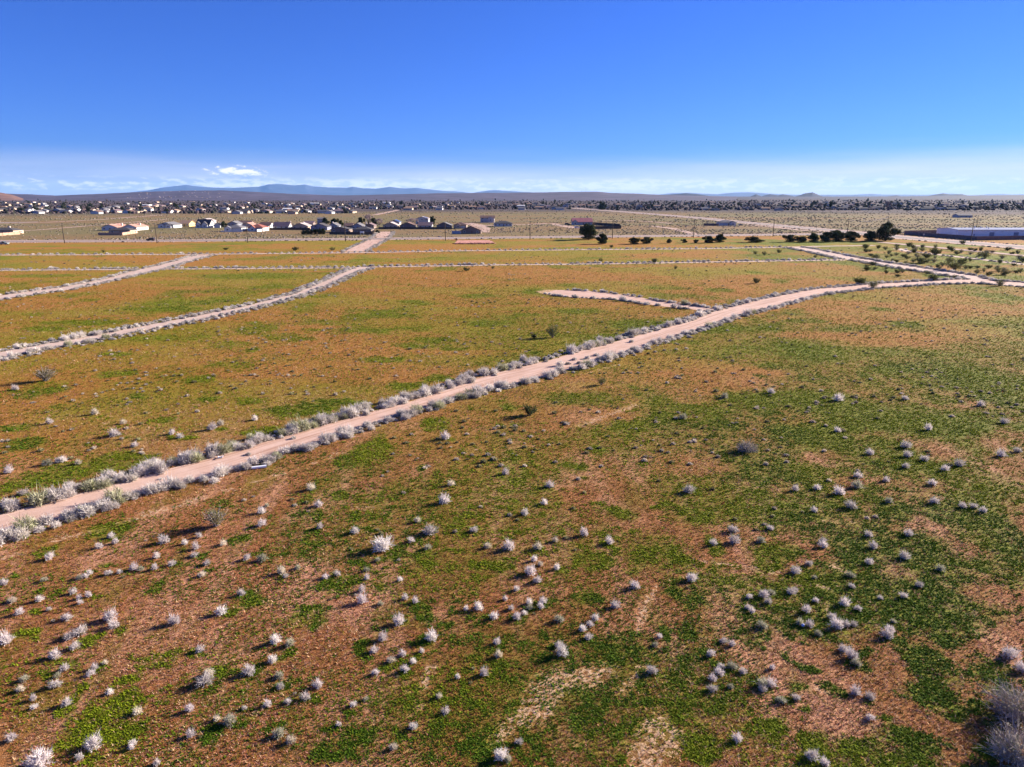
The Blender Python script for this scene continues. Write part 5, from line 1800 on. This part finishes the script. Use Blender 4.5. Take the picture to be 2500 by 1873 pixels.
# ---- the walled warehouse on the right
wall_run('block_wall', [(2208, 572.5), (2290, 579.5), (2384, 587), (2450, 586), (2560, 584.5), (2700, 583)], 2.6, m_brownw, 'brown block wall around the warehouse along the highway', 'wall', 0.25, 6.0)
wall_run('block_wall', [(2209, 571), (2280, 569.4), (2340, 568.6)], 2.4, m_brownw, 'brown block wall behind the warehouse yard', 'wall', 0.25, 6.0)


def warehouse():
    x0, y0 = G(2337, 579.0)
    x1, _ = G(2545, 579.0)
    w = x1 - x0
    d = 26.0
    o = empty('warehouse', (x0, y0, 0))
    tag(o, 'long white metal warehouse behind the brown block wall', 'warehouse')
    wm = mat('white metal siding', (0.80, 0.80, 0.82), 0.04, 0.3, 0.5)
    rm = mat('shade blue metal roof', (0.26, 0.29, 0.40), 0.04, 0.3, 0.7)  # bluish shade over the pale roof is put into its base colour
    eave, rise = 4.9, 0.8
    MB().prism([(0, 0), (d, 0), (d, eave), (d / 2, eave + rise), (0, eave)], 0, w, 'x').build('wall', wm, o)
    pr = [(-0.4, eave - 0.05), (d / 2, eave + rise), (d + 0.4, eave - 0.05), (d + 0.4, eave + 0.2), (d / 2, eave + rise + 0.25), (-0.4, eave + 0.2)]
    ro = MB().prism(pr, -0.4, w + 0.4, 'x').build('roof', rm, o)
    sm = mat('galvanised vent', (0.68, 0.68, 0.70), 0.05, 1.0, 0.4)
    for k, (fx, fy) in enumerate(((0.27, 0.30), (0.31, 0.44), (0.36, 0.36), (0.40, 0.16), (0.44, 0.40))):
        zr = eave + 0.2 + rise * fy * 2
        v = MB()
        v.tube([(0, 0, -0.2), (0, 0, 0.9)], [0.28, 0.28], 10)
        v.tube([(0, 0, 0.9), (0, 0, 1.2)], [0.5, 0.12], 10)
        v.build('roof_vent', sm, ro, (w * fx, d * fy, zr))
    dm = mat('roll-up door', (0.30, 0.30, 0.36), 0.08, 1.0)
    for fx in (0.40, 0.685, 0.93):
        g = MB().box(w * fx - 1.7, w * fx + 1.7, -0.06, 0.05, 0.02, 3.3).build('rollup_door', dm, o)
        for k in range(6):
            MB().box(w * fx - 1.65, w * fx + 1.65, -0.085, -0.06, 0.3 + k * 0.5, 0.34 + k * 0.5).build('door_rib', dm, g)
    MB().box(w * 0.185, w * 0.185 + 1.0, -0.06, 0.05, 0.02, 2.1).build('door', dm, o)
    for fx in (0.09, 0.35, 0.52, 0.75):
        MB().box(w * fx - 0.35, w * fx + 0.35, -0.3, 0.0, 3.7, 3.95).build('wall_lamp', m_trim, o)
    tx, ty = G(2329, 577.5)
    t = MB()
    t.tube([(0, 0, 0.4), (0, 0, 2.6)], [1.1, 1.1], 14)
    t.tube([(0, 0, 2.6), (0, 0, 3.1)], [1.1, 0.25], 14)
    tk = empty('water_tank', (tx, ty, 0))
    t.build('tank', mat('white tank', (0.7, 0.7, 0.7), 0.05, 1.0, 0.5), tk)
    MB().box(-1.1, 1.1, -1.1, 1.1, 0, 0.4).build('plinth', mat('concrete plinth', (0.35, 0.33, 0.31), 0.1, 1.0), tk)
    tag(tk, 'white upright tank at the left end of the warehouse', 'tank')


warehouse()

# ------------------------------------------------------------------ utility poles and wires
m_pole = mat('weathered pole wood', (0.070, 0.052, 0.042), 0.25, 0.6)
m_wire = mat('power line wire', (0.09, 0.09, 0.09), 0.1, 1.0, 0.5)
m_ins = mat('grey insulator', (0.35, 0.33, 0.32), 0.1, 1.0)
POLE_T = MB().tube([(0, 0, 0), (0, 0, 6), (0, 0, 12)], [0.25, 0.22, 0.17], 8).mesh('pole', True)
POLE_T.materials.append(m_pole)
POLE_A = MB().box(-1.25, 1.25, -0.07, 0.07, -0.08, 0.08).mesh('crossarm')
POLE_A.materials.append(m_pole)
ib = MB()
ib.tube([(0, 0, 0.08), (0, 0, 0.2), (0, 0, 0.3)], [0.05, 0.08, 0.04], 6)
POLE_I = ib.mesh('insulator')
POLE_I.materials.append(m_ins)


def pole(px, py, h, label, ang=0.0, arm=True):
    x, y = G(px, py)
    o = empty('utility_pole', (x, y, 0), ang)
    tag(o, label, 'pole', 'utility poles')
    p = obj('pole', POLE_T, None, o)
    p.scale = (1, 1, h / 12.0)
    if arm:
        a = obj('crossarm', POLE_A, None, o, (0, -0.2, h - 0.7))
        for dx_ in (-1.1, -0.45, 1.1):
            obj('insulator', POLE_I, None, a, (dx_, 0, 0))
    return Vector((x, y, h))


pl = [(-90, 594.5), (158, 594), (383.6, 594), (605, 592.8), (843.5, 589.5), (1087.5, 587.3), (1294, 584.8), (1495, 582.8), (1693, 580), (1887, 577.6), (2068, 576.5)]
nm = ['just outside the left frame edge', 'first from the left frame edge', 'beside the black car on the paved road', 'in front of the grey hip roofed house', 'in front of the dark fenced front row', 'left of the reddish dirt pad', 'below the long white hip roofed house', 'right of the tall dark tree', 'at the dirt drive meeting the paved road', 'behind the lone spreading dark tree', 'behind the right end of the long tree row']
tops = []
for i, (q, l) in enumerate(zip(pl, nm)):
    if i == 0:
        x, y = G(*q)
        tops.append(Vector((x, y, 12.0)))
        continue
    tops.append(pole(q[0], q[1], 12.0, 'wooden utility pole ' + l, math.pi / 2))
tops.append(pole(2163, 577, 14.0, 'wooden utility pole behind the biggest dark tree', math.pi / 2))
pr_ = pole(2370, 591.5, 14.5, 'tall wooden utility pole beside the highway before the warehouse', 0.3)
pb_ = pole(2384, 556, 11.0, 'thin utility pole in the field behind the warehouse', 0.3)


def wires(a, b, label, sag=1.0, m=None, rad=0.018):
    mb = MB()
    for off in (-1.1, -0.45, 1.1):
        pts = []
        for k in range(9):
            t = k / 8
            p = a.lerp(b, t)
            pts.append((p.x, p.y + off, p.z - 0.45 - sag * 4 * t * (1 - t)))
        mb.tube(pts, [rad] * 9, 4)
    o = mb.build('power_line', m or m_wire)
    return tag(o, label, 'wire', 'power line spans')


for i in range(len(tops) - 1):
    lab = 'power line span from the pole %s' % nm[i].replace('just outside', 'outside') if i < len(nm) else ''
    if i == len(tops) - 2:
        wires(tops[i], tops[i + 1], 'bright sagging power line span near the biggest dark tree', 2.2, mat('sunlit pale wire', (0.62, 0.60, 0.55), 0.05, 1.0, 0.4), 0.05)
    else:
        wires(tops[i], tops[i + 1], lab)

# ------------------------------------------------------------------ radio masts on the long hill
for (px, ht, lab) in ((1430, 42.0, 'taller radio mast on the long hill skyline'), (1421, 22.0, 'shorter radio mast on the long hill skyline'), (1266 + 12, 18.0, 'small mast at the left of the radio masts')):
    j = int(np.argmin(np.abs(HPX - px)))
    v = HV[14, j]
    o = empty('radio_mast', (v[0], v[1], v[2] - 1.0))
    mb = MB()
    for k in range(3):
        a = k * 2.094
        mb.tube([(1.2 * math.cos(a), 1.2 * math.sin(a), 0), (0.5 * math.cos(a), 0.5 * math.sin(a), ht)], [0.35, 0.25], 5)
    mb.build('lattice_leg', mat('steel lattice', (0.22, 0.20, 0.21), 0.1, 1.0), o)
    br = MB()
    for k in range(int(ht / 5)):
        z = 2 + k * 5
        for q in range(3):
            a, b = q * 2.094, (q + 1) * 2.094
            br.tube([(1.1 * math.cos(a), 1.1 * math.sin(a), z), (1.0 * math.cos(b), 1.0 * math.sin(b), z + 3)], [0.15, 0.15], 4)
    br.build('brace', _M['steel lattice'], o)
    tag(o, lab, 'mast', 'radio masts on the skyline')


# ------------------------------------------------------------------ vehicles
m_tyre = mat('tyre rubber', (0.02, 0.02, 0.02), 0.2, 4.0)
m_rim = mat('wheel rim', (0.4, 0.4, 0.42), 0.1, 4.0, 0.4)
m_lamp = mat('headlight glass', (0.7, 0.7, 0.68), 0.05, 2.0, 0.2)
m_tail = mat('tail light', (0.35, 0.02, 0.02), 0.05, 2.0, 0.3)


def vehicle(px, py, rz, paint, kind, label, flip=1):
    x, y = G(px, py)
    o = empty('parked_car' if kind != 'pickup' else 'pickup_truck', (x, y, 0.13 if kind == 'suv' else 0.06), rz)
    tag(o, label, 'car' if kind != 'pickup' else 'truck')
    L, W_, hb = (4.6, 1.85, 1.0) if kind == 'car' else ((4.8, 1.95, 1.15) if kind == 'suv' else (5.6, 2.0, 1.15))
    b = MB()
    z0 = 0.35
    b.prism([(-L / 2, z0 + 0.1), (-L / 2 + 0.1, z0), (L / 2 - 0.15, z0), (L / 2, z0 + 0.15), (L / 2 - 0.05, hb - 0.12), (L / 2 - 0.5, hb - 0.02), (0.8, hb), (-L / 2 + 0.05, hb), (-L / 2, hb - 0.15)], -W_ / 2, W_ / 2, 'y')
    b.build('body', paint, o)
    hc = 1.45 if kind == 'car' else 1.85
    if kind == 'car':
        prof = [(-L / 2 + 0.5, hb - 0.01), (1.0, hb - 0.01), (0.25, hc), (-1.0, hc)]
    elif kind == 'suv':
        prof = [(-L / 2 + 0.05, hb - 0.01), (1.0, hb - 0.01), (0.55, hc), (-L / 2 + 0.2, hc)]
    else:
        prof = [(-0.5, hb - 0.01), (1.3, hb - 0.01), (0.7, hc), (-0.4, hc)]
    wi = W_ / 2 - 0.12
    cb = MB().prism(prof, -wi, wi, 'y').build('cabin', paint, o)
    inner = [(p[0] * 0.93 + (0.05 if kind != 'pickup' else 0.03), (p[1] - hb) * 0.78 + hb + 0.06) for p in prof]
    MB().prism(inner, -wi - 0.012, wi + 0.012, 'y').build('side_window', m_glass, cb)
    a, c = prof[1], prof[2]
    dirv = Vector((c[0] - a[0], 0, c[1] - a[1]))
    nrm = Vector((dirv.z, 0, -dirv.x)).normalized() * 0.015
    p0 = Vector((a[0], 0, a[1])) + dirv * 0.12 + nrm
    p1 = Vector((a[0], 0, a[1])) + dirv * 0.88 + nrm
    ws = MB()
    ws.quad((p0.x, -wi + 0.1, p0.z), (p0.x, wi - 0.1, p0.z), (p1.x, wi - 0.15, p1.z), (p1.x, -wi + 0.15, p1.z))
    ws.build('windscreen', m_glass, cb)
    if kind == 'pickup':
        bd = MB()
        bd.box(-L / 2 + 0.1, -0.6, -W_ / 2 + 0.12, W_ / 2 - 0.12, hb + 0.001, hb + 0.05)
        bd.build('bed_liner', m_tyre, o)
        for s_ in (-1, 1):
            MB().box(-L / 2 + 0.05, -0.55, s_ * (W_ / 2 - 0.09) - 0.05, s_ * (W_ / 2 - 0.09) + 0.05, hb + 0.001, hb + 0.22).build('bed_side', paint, o)
    for sx in (-0.31, 0.31):
        for sy in (-1, 1):
            w_ = MB().tube([(0, -0.11, 0), (0, 0.11, 0)], [0.36, 0.36], 16)
            wo_ = w_.build('wheel', m_tyre, o, (sx * L, sy * (W_ / 2 - 0.1), 0.30))
            MB().tube([(0, sy * 0.112 - 0.02, 0), (0, sy * 0.112 + 0.02, 0)], [0.2, 0.2], 12).build('rim', m_rim, wo_)
    for sy in (-1, 1):
        MB().box(L / 2 - 0.06, L / 2 + 0.012, sy * W_ * 0.36 - 0.2, sy * W_ * 0.36 + 0.2, hb - 0.36, hb - 0.2).build('headlight', m_lamp, o)
        MB().box(-L / 2 - 0.012, -L / 2 + 0.06, sy * W_ * 0.4 - 0.12, sy * W_ * 0.4 + 0.12, hb - 0.36, hb - 0.16).build('tail_light', m_tail, o)
    return o


m_black = mat('black car paint', (0.012, 0.012, 0.014), 0.1, 1.0, 0.3, spec=0.5)
m_wpaint = mat('white car paint', (0.65, 0.65, 0.65), 0.04, 1.0, 0.3, spec=0.5)
m_gpaint = mat('grey green car paint', (0.20, 0.25, 0.23), 0.06, 1.0, 0.3, spec=0.5)
m_bpaint = mat('dark blue car paint', (0.05, 0.07, 0.16), 0.06, 1.0, 0.3, spec=0.5)
vehicle(368, 588.3, math.pi + 0.02, m_black, 'suv', 'black car driving on the paved road at left')
vehicle(9, 597.5, 0.05, m_gpaint, 'pickup', 'grey green pickup on the road shoulder at the left frame edge')
vehicle(604, 564.0, -1.2, m_wpaint, 'car', 'white car parked between the grey and red hip roofed houses')
vehicle(1808, 550.8, 0.1, m_bpaint, 'car', 'dark blue car beside the white house by the highway')
vehicle(1409, 557.8, 0.4, m_wpaint, 'suv', 'white vehicle at the left end of the barn fence')
vehicle(1385, 549.2, 0.2, m_black, 'suv', 'black vehicle left of the magenta roofed barn')

# ------------------------------------------------------------------ small things
x, y = G(2254, 582)
sg = empty('warning_sign', (x, y, 0), 0.25)
MB().box(-0.05, 0.05, -0.05, 0.05, 0, 2.2).build('post', mat('sign post', (0.3, 0.3, 0.3), 0.1, 1.0), sg)
MB().prism([(-0.75, 2.6), (0, 1.85), (0.75, 2.6), (0, 3.35)], -0.09, -0.06, 'y').build('sign_plate', mat('back of sign', (0.40, 0.39, 0.36), 0.1, 1.0), sg)
tag(sg, 'diamond warning sign beside the highway before the block wall', 'sign')
x, y = G(1114, 587.2)
ub = empty('utility_box', (x, y, 0))
MB().box(-0.45, 0.45, -0.35, 0.35, 0.1, 1.35).build('cabinet', mat('rusty brown cabinet', (0.22, 0.09, 0.06), 0.2, 2.0), ub)
MB().box(-0.55, 0.55, -0.45, 0.45, 0, 0.1).build('plinth', mat('concrete plinth', (0.35, 0.33, 0.31), 0.1, 1.0), ub)
MB().box(-0.5, 0.5, -0.4, 0.4, 1.35, 1.42).build('lid', _M['rusty brown cabinet'], ub)
tag(ub, 'rusty brown utility cabinet at the corner of the red dirt pad', 'cabinet')
x, y = G(633, 1144)
p = MB()
p.tube([(-0.75, 0, 0.16), (0.75, 0, 0.16)], [0.16, 0.16], 14)
po = p.build('white_pipe', mat('white plastic pipe', (0.88, 0.87, 0.84), 0.03, 1.0, 0.5), None, (x, y, 0), False)
po.rotation_euler = (0, 0, 0.35)
tag(po, 'white plastic pipe lying on the near verge of the main road', 'pipe')
x, y = G(537, 1120)
lo_ = empty('dumped_litter', (x, y, 0), 0.3)
lm = mat('crumpled pale plastic', (0.60, 0.58, 0.62), 0.15, 3.0)
ld = mat('dark rag', (0.06, 0.055, 0.07), 0.2, 3.0)
r_ = np.random.default_rng(5)
for k in range(5):
    q = MB()
    pts = [(r_.uniform(-0.3, 0.3), r_.uniform(-0.25, 0.25), r_.uniform(0.02, 0.22)) for _ in range(7)]
    for a in range(5):
        q.tri(pts[a], pts[a + 1], pts[a + 2])
    q.build('sheet' if k < 4 else 'rag', lm if k < 4 else ld, lo_, (r_.uniform(-0.45, 0.45), r_.uniform(-0.3, 0.3), 0))
tag(lo_, 'dumped heap of pale litter on the far verge of the main road', 'litter')
x, y = G(1960, 1530)
bm_ = MB()
bm_.tube([(0, 0, 0.0), (0, 0, 0.03), (0, 0, 0.11), (0, 0, 0.19), (0, 0, 0.22)], [0.03, 0.09, 0.12, 0.08, 0.02], 14)
bo = bm_.build('ball', mat('pale blue plastic', (0.45, 0.5, 0.75), 0.1, 4.0, 0.4), None, (x, y, 0), True)
tag(bo, 'small pale blue plastic ball between two dry shrubs', 'ball')
x, y = G(884, 567.5)
wb = empty('storage_box', (x, y - 6.0, 0))
x, y = G(884, 573.6)
wb.location = (x, y, 0)
MB().box(-1.5, 1.5, -0.1, 0.1, 1.3, 2.7).build('panel', m_trim, wb)
for s_ in (-1, 1):
    MB().box(s_ * 1.2 - 0.06, s_ * 1.2 + 0.06, -0.06, 0.06, 0, 1.3).build('post', m_trim, wb)
wb.name = 'board_sign'
tag(wb, 'blank white board on posts before the dark fence', 'board')
# soil clods heaped along the near rim of the red pad
r_ = np.random.default_rng(9)
n = 420
t = r_.random(n)
ax, ay = G(1112, 595.6)
bx_, by_ = G(1202, 595.0)
X = ax + (bx_ - ax) * t + r_.normal(0, 0.8, n)
Y = ay + (by_ - ay) * t + r_.normal(0, 1.6, n)
S = r_.uniform(0.3, 0.9, n)
cm = np.array([[0.62, 0.28, 0.22]]) * r_.uniform(0.6, 1.3, (n, 1))
V, T, C = scatter_join(BL, X, Y, S, S * 0.8, r_.uniform(0, 6.28, n), cm, r_.integers(0, 4, n))
tag(obj('soil_clods', tri_mesh('soil_clods', V, T, C), M_LEAF), 'reddish soil clods heaped along the rim of the dirt pad', 'soil', kind='stuff')

# ------------------------------------------------------------------ the far town
TH = []
for k, (w, d, wh, rs, kd, wl, rf) in enumerate([(16, 11, 3.0, 2.2, 'gx', 'white', 'grey'), (13, 16, 3.0, 2.4, 'gy', 'white', 'brown'), (18, 12, 2.9, 2.0, 'gx', 'cream', 'tan'), (14, 15, 3.0, 2.3, 'gy', 'cream', 'purple'), (20, 12, 3.0, 2.1, 'gx', 'tan', 'dark'), (13, 14, 3.0, 2.2, 'gy', 'grey', 'grey'), (26, 16, 4.2, 1.2, 'gx', 'white', 'white'), (12, 13, 5.4, 2.0, 'gy', 'white', 'purple')]):
    hw, hd = w / 2, d / 2
    mb = MB()
    if kd == 'gy':
        mb.prism([(-hw, 0), (hw, 0), (hw, wh), (0, wh + rs), (-hw, wh)], -hd, hd, 'y')
        mr = MB().prism(gable_prof(hw, wh, rs, 0.6, 0.3), -hd - 0.6, hd + 0.6, 'y')
    else:
        mb.prism([(-hd, 0), (hd, 0), (hd, wh), (0, wh + rs), (-hd, wh)], -hw, hw, 'x')
        mr = MB().prism(gable_prof(hd, wh, rs, 0.6, 0.3), -hw - 0.6, hw + 0.6, 'x')
    mw = mb.mesh('wall')
    mw.materials.append(wall_m(wl))
    mR = mr.mesh('roof')
    mR.materials.append(roof_m(rf))
    wn_ = MB()
    TH.append((mw, mR, ['white house with a grey roof', 'white gabled house with a brown roof', 'cream house with a tan roof', 'cream gabled house with a purple roof', 'tan house with a dark roof', 'grey gabled house', 'long white flat building', 'tall white gabled house'][k]))
HT = []
TL = []
for zone, (xa, xb, ya, yb, nn) in {'left': (-60, 860, 494, 523, 130), 'middle': (860, 1450, 493, 513, 60), 'right': (1450, 2560, 491, 517, 100)}.items():
    made = 0
    tries = 0
    while made < nn and tries < 5000:
        tries += 1
        px, py = rnd.uniform(xa, xb), ya + (yb - ya) * rnd.random() ** 0.9
        if zone == 'right' and py > 515 - 0.004 * abs(px - 1950):
            continue
        x, y = G(px, py)
        if any(abs(x - a) < 24 and abs(y - b) < 24 for a, b in HT):
            continue
        if np.hypot(HC[:, 0] - x, HC[:, 1] - y).min() < 35:
            continue
        HT.append((x, y))
        made += 1
        k = rnd.choice([0, 1, 2, 3, 4, 5, 5, 4, 3, 2] + ([6] if rnd.random() < 0.4 else []))
        o = empty('town_house', (x, y, 0), rnd.choice([0, 0, 0, math.pi / 2]) + rnd.uniform(-0.15, 0.15))
        if zone == 'right':
            k = rnd.choice([3, 4, 4, 5, 3, 4, 2])
        obj('wall', TH[k][0], None, o)
        obj('roof', TH[k][1], None, o)
        tag(o, 'x', 'house', '%s, %s part of town' % (TH[k][2], zone))
        TL.append((px, py, TH[k][2], o))
TLM = [('the left frame edge', 0), ('the pink roofed pair', 290), ('the steep dark roof', 497), ('the far mountain peak', 690), ('the dirt crossing road', 935), ('the lone two-storey house', 1190), ('the radio masts', 1428), ('the low blue ridge', 1675), ('the tallest butte', 1984), ('the biggest dark tree', 2161), ('the double humped butte', 2310), ('the right frame edge', 2500), ('the hedge trees', 765), ('the walled warehouse', 2420), ('the white highway house', 1775), ('the red hip roof', 622), ('the gravel lot', 60), ('the yellow walled house', 450), ('the red dirt pad', 1158), ('the magenta barn', 1422), ('the long tree row', 2030)]


def town_labels(items, word):
    bk = {}
    for it in items:
        b = min(TLM, key=lambda l: abs(l[1] - it[0]))
        depth_ = 'near' if it[1] > 507 else ('middle' if it[1] > 498 else 'far')
        bk.setdefault((b[0], 'right' if it[0] > b[1] else 'left', depth_, it[2]), []).append((abs(it[0] - b[1]), it))
    for (nm_, sd, dp, kind), lst in bk.items():
        for i_, (d_, it) in enumerate(sorted(lst, key=lambda q: q[0])):
            it[3]['label'] = '%s, %s rows, %s %s of %s' % (kind, dp, nth(i_) if len(lst) > 1 else 'just', sd, nm_)


town_labels(TL, 'town')
TL = []
# small houses on the slope of the long hill
SL = [(j, r) for j in range(len(HPX)) for r in range(3, 14) if 300 < HPX[j] < 575]
SH = []
for i in range(46):
    j, r = rnd.choice(SL)
    f = rnd.random()
    v = HV[r, j] * (1 - f) + HV[r + 1, j] * f
    k = rnd.choice([2, 3, 4, 5, 1])
    o = empty('hillside_house', (v[0] + rnd.uniform(-8, 8), v[1], v[2] - 0.6), rnd.uniform(-0.4, 0.4))
    o.scale = (0.6, 0.6, 0.6)
    obj('wall', TH[k][0], None, o)
    obj('roof', TH[k][1], None, o)
    tag(o, 'x', 'house', 'tiny houses on the hill slope')
    SH.append((float(HPX[j]) + rnd.uniform(-1, 1), o))
for i, (p_, o) in enumerate(sorted(SH, key=lambda q: q[0])):
    o['label'] = 'tiny pale house on the slope of the long hill, %s from its left end' % (nth(i) if i else 'first')
# town trees
TT = []
for k in range(5):
    r = np.random.default_rng(900 + k)
    col = [(0.040, 0.048, 0.024), (0.034, 0.042, 0.024), (0.048, 0.052, 0.028), (0.17, 0.13, 0.125), (0.14, 0.11, 0.105)][k]
    cl = [leaf_cloud(r, 60, 0.16, (r.uniform(-0.4, 0.4), r.uniform(-0.4, 0.4), r.uniform(0.35, 0.75)), (0.5, 0.5, 0.22), col, 0.3, 0.1) for _ in range(4)]
    cl[0][0][:, 2] += 0.08
    V, T, C = join(cl)
    V[:, 2] *= 1.0
    mt = MB()
    mt.tube([(0, 0, 0), (0, 0, 0.5)], [0.09, 0.05], 6)
    v0 = np.array(mt.v)
    t0 = []
    for f in mt.f:
        for q in range(1, len(f) - 1):
            t0.append((f[0], f[q], f[q + 1]))
    V, T, C = join([(V, T, C), (v0, np.array(t0, int), np.full((len(v0), 3), (0.13, 0.10, 0.08)))])
    me = tri_mesh('town_tree', V, T, C)
    me.materials.append(M_DLEAF)
    TT.append(me)
KN = ['dark evergreen tree', 'dark broad tree', 'olive tree', 'bare purplish tree', 'bare brown tree']
made = 0
while made < 290:
    px = rnd.uniform(-40, 2540)
    top = 490
    bot = 521 if px < 860 else (511 if px < 1450 else 513)
    py = top + (bot - top) * rnd.random() ** 1.1
    x, y = G(px, py)
    if np.hypot(HC[:, 0] - x, HC[:, 1] - y).min() < 25:
        continue
    k = rnd.choice([0, 0, 1, 1, 2, 3, 4])
    w = rnd.uniform(3.2, 6.5)
    h = rnd.uniform(6.0, 12.5) * (1.35 if rnd.random() < 0.25 else 1) * (1.2 if px > 1450 else 1)
    o = obj('town_tree', TT[k])
    o.location = (x, y, 0)
    o.scale = (w, w, h)
    o.rotation_euler = (0, 0, rnd.uniform(0, 6.28))
    zn = 'left' if px < 860 else ('middle' if px < 1450 else 'right')
    tag(o, 'x', 'tree', '%s, %s part of town' % (KN[k], zn))
    TL.append((px, py, KN[k], o))
    made += 1
town_labels(TL, 'town')
tree('street_tree', 1470, 512.5, 22, 17, 0, 'large dark tree at the far end of the highway before the town')
# the rest of the town's shrubbery and bare trees reads as one purple-brown mass
N = 7000
px = rng.uniform(-100, 2600, N)
bot = np.where(px < 860, 522, np.where(px < 1450, 512, 514))
py = 489.0 + (bot - 489.0) * rng.random(N) ** 1.0
fx, fy = Gn(px, py)
hd = np.hypot(fx[:, None] - HC[None, ::6, 0], fy[:, None] - HC[None, ::6, 1]).min(1)
m = hd > 25
fx, fy = fx[m], fy[m]
n = len(fx)
S = rng.uniform(1.6, 4.2, n)
base = np.where((rng.random(n) < 0.7)[:, None], np.array([[0.20, 0.155, 0.165]]), np.array([[0.10, 0.11, 0.08]]))
cm = base * rng.uniform(0.6, 1.2, (n, 1))
V, T, C = scatter_join(BL, fx, fy, S, S * rng.uniform(0.9, 1.7, n), rng.uniform(0, 6.28, n), cm, rng.integers(0, 4, n))
tag(obj('town_shrubbery', tri_mesh('town_shrubbery', V, T, C), M_LEAF), 'purple brown bare shrubbery filling the gaps of the far town', 'shrubbery', kind='stuff')


# ------------------------------------------------------------------ haze
def haze():
    m = bpy.data.materials.new('haze air')
    m.use_nodes = True
    t = m.node_tree
    t.nodes.clear()
    v = t.nodes.new('ShaderNodeVolumePrincipled')
    v.inputs['Color'].default_value = (0.26, 0.52, 1.0, 1)
    v.inputs['Density'].default_value = 1.1e-5
    v.inputs['Anisotropy'].default_value = 0.1
    out = t.nodes.new('ShaderNodeOutputMaterial')
    t.links.new(v.outputs[0], out.inputs['Volume'])
    mb = MB()
    mb.box(-62000, 62000, -62000, 62000, -1.6, 1000)
    tag(mb.build('haze', m), 'thin blue air haze over the whole plain', 'haze', None, 'stuff')


haze()
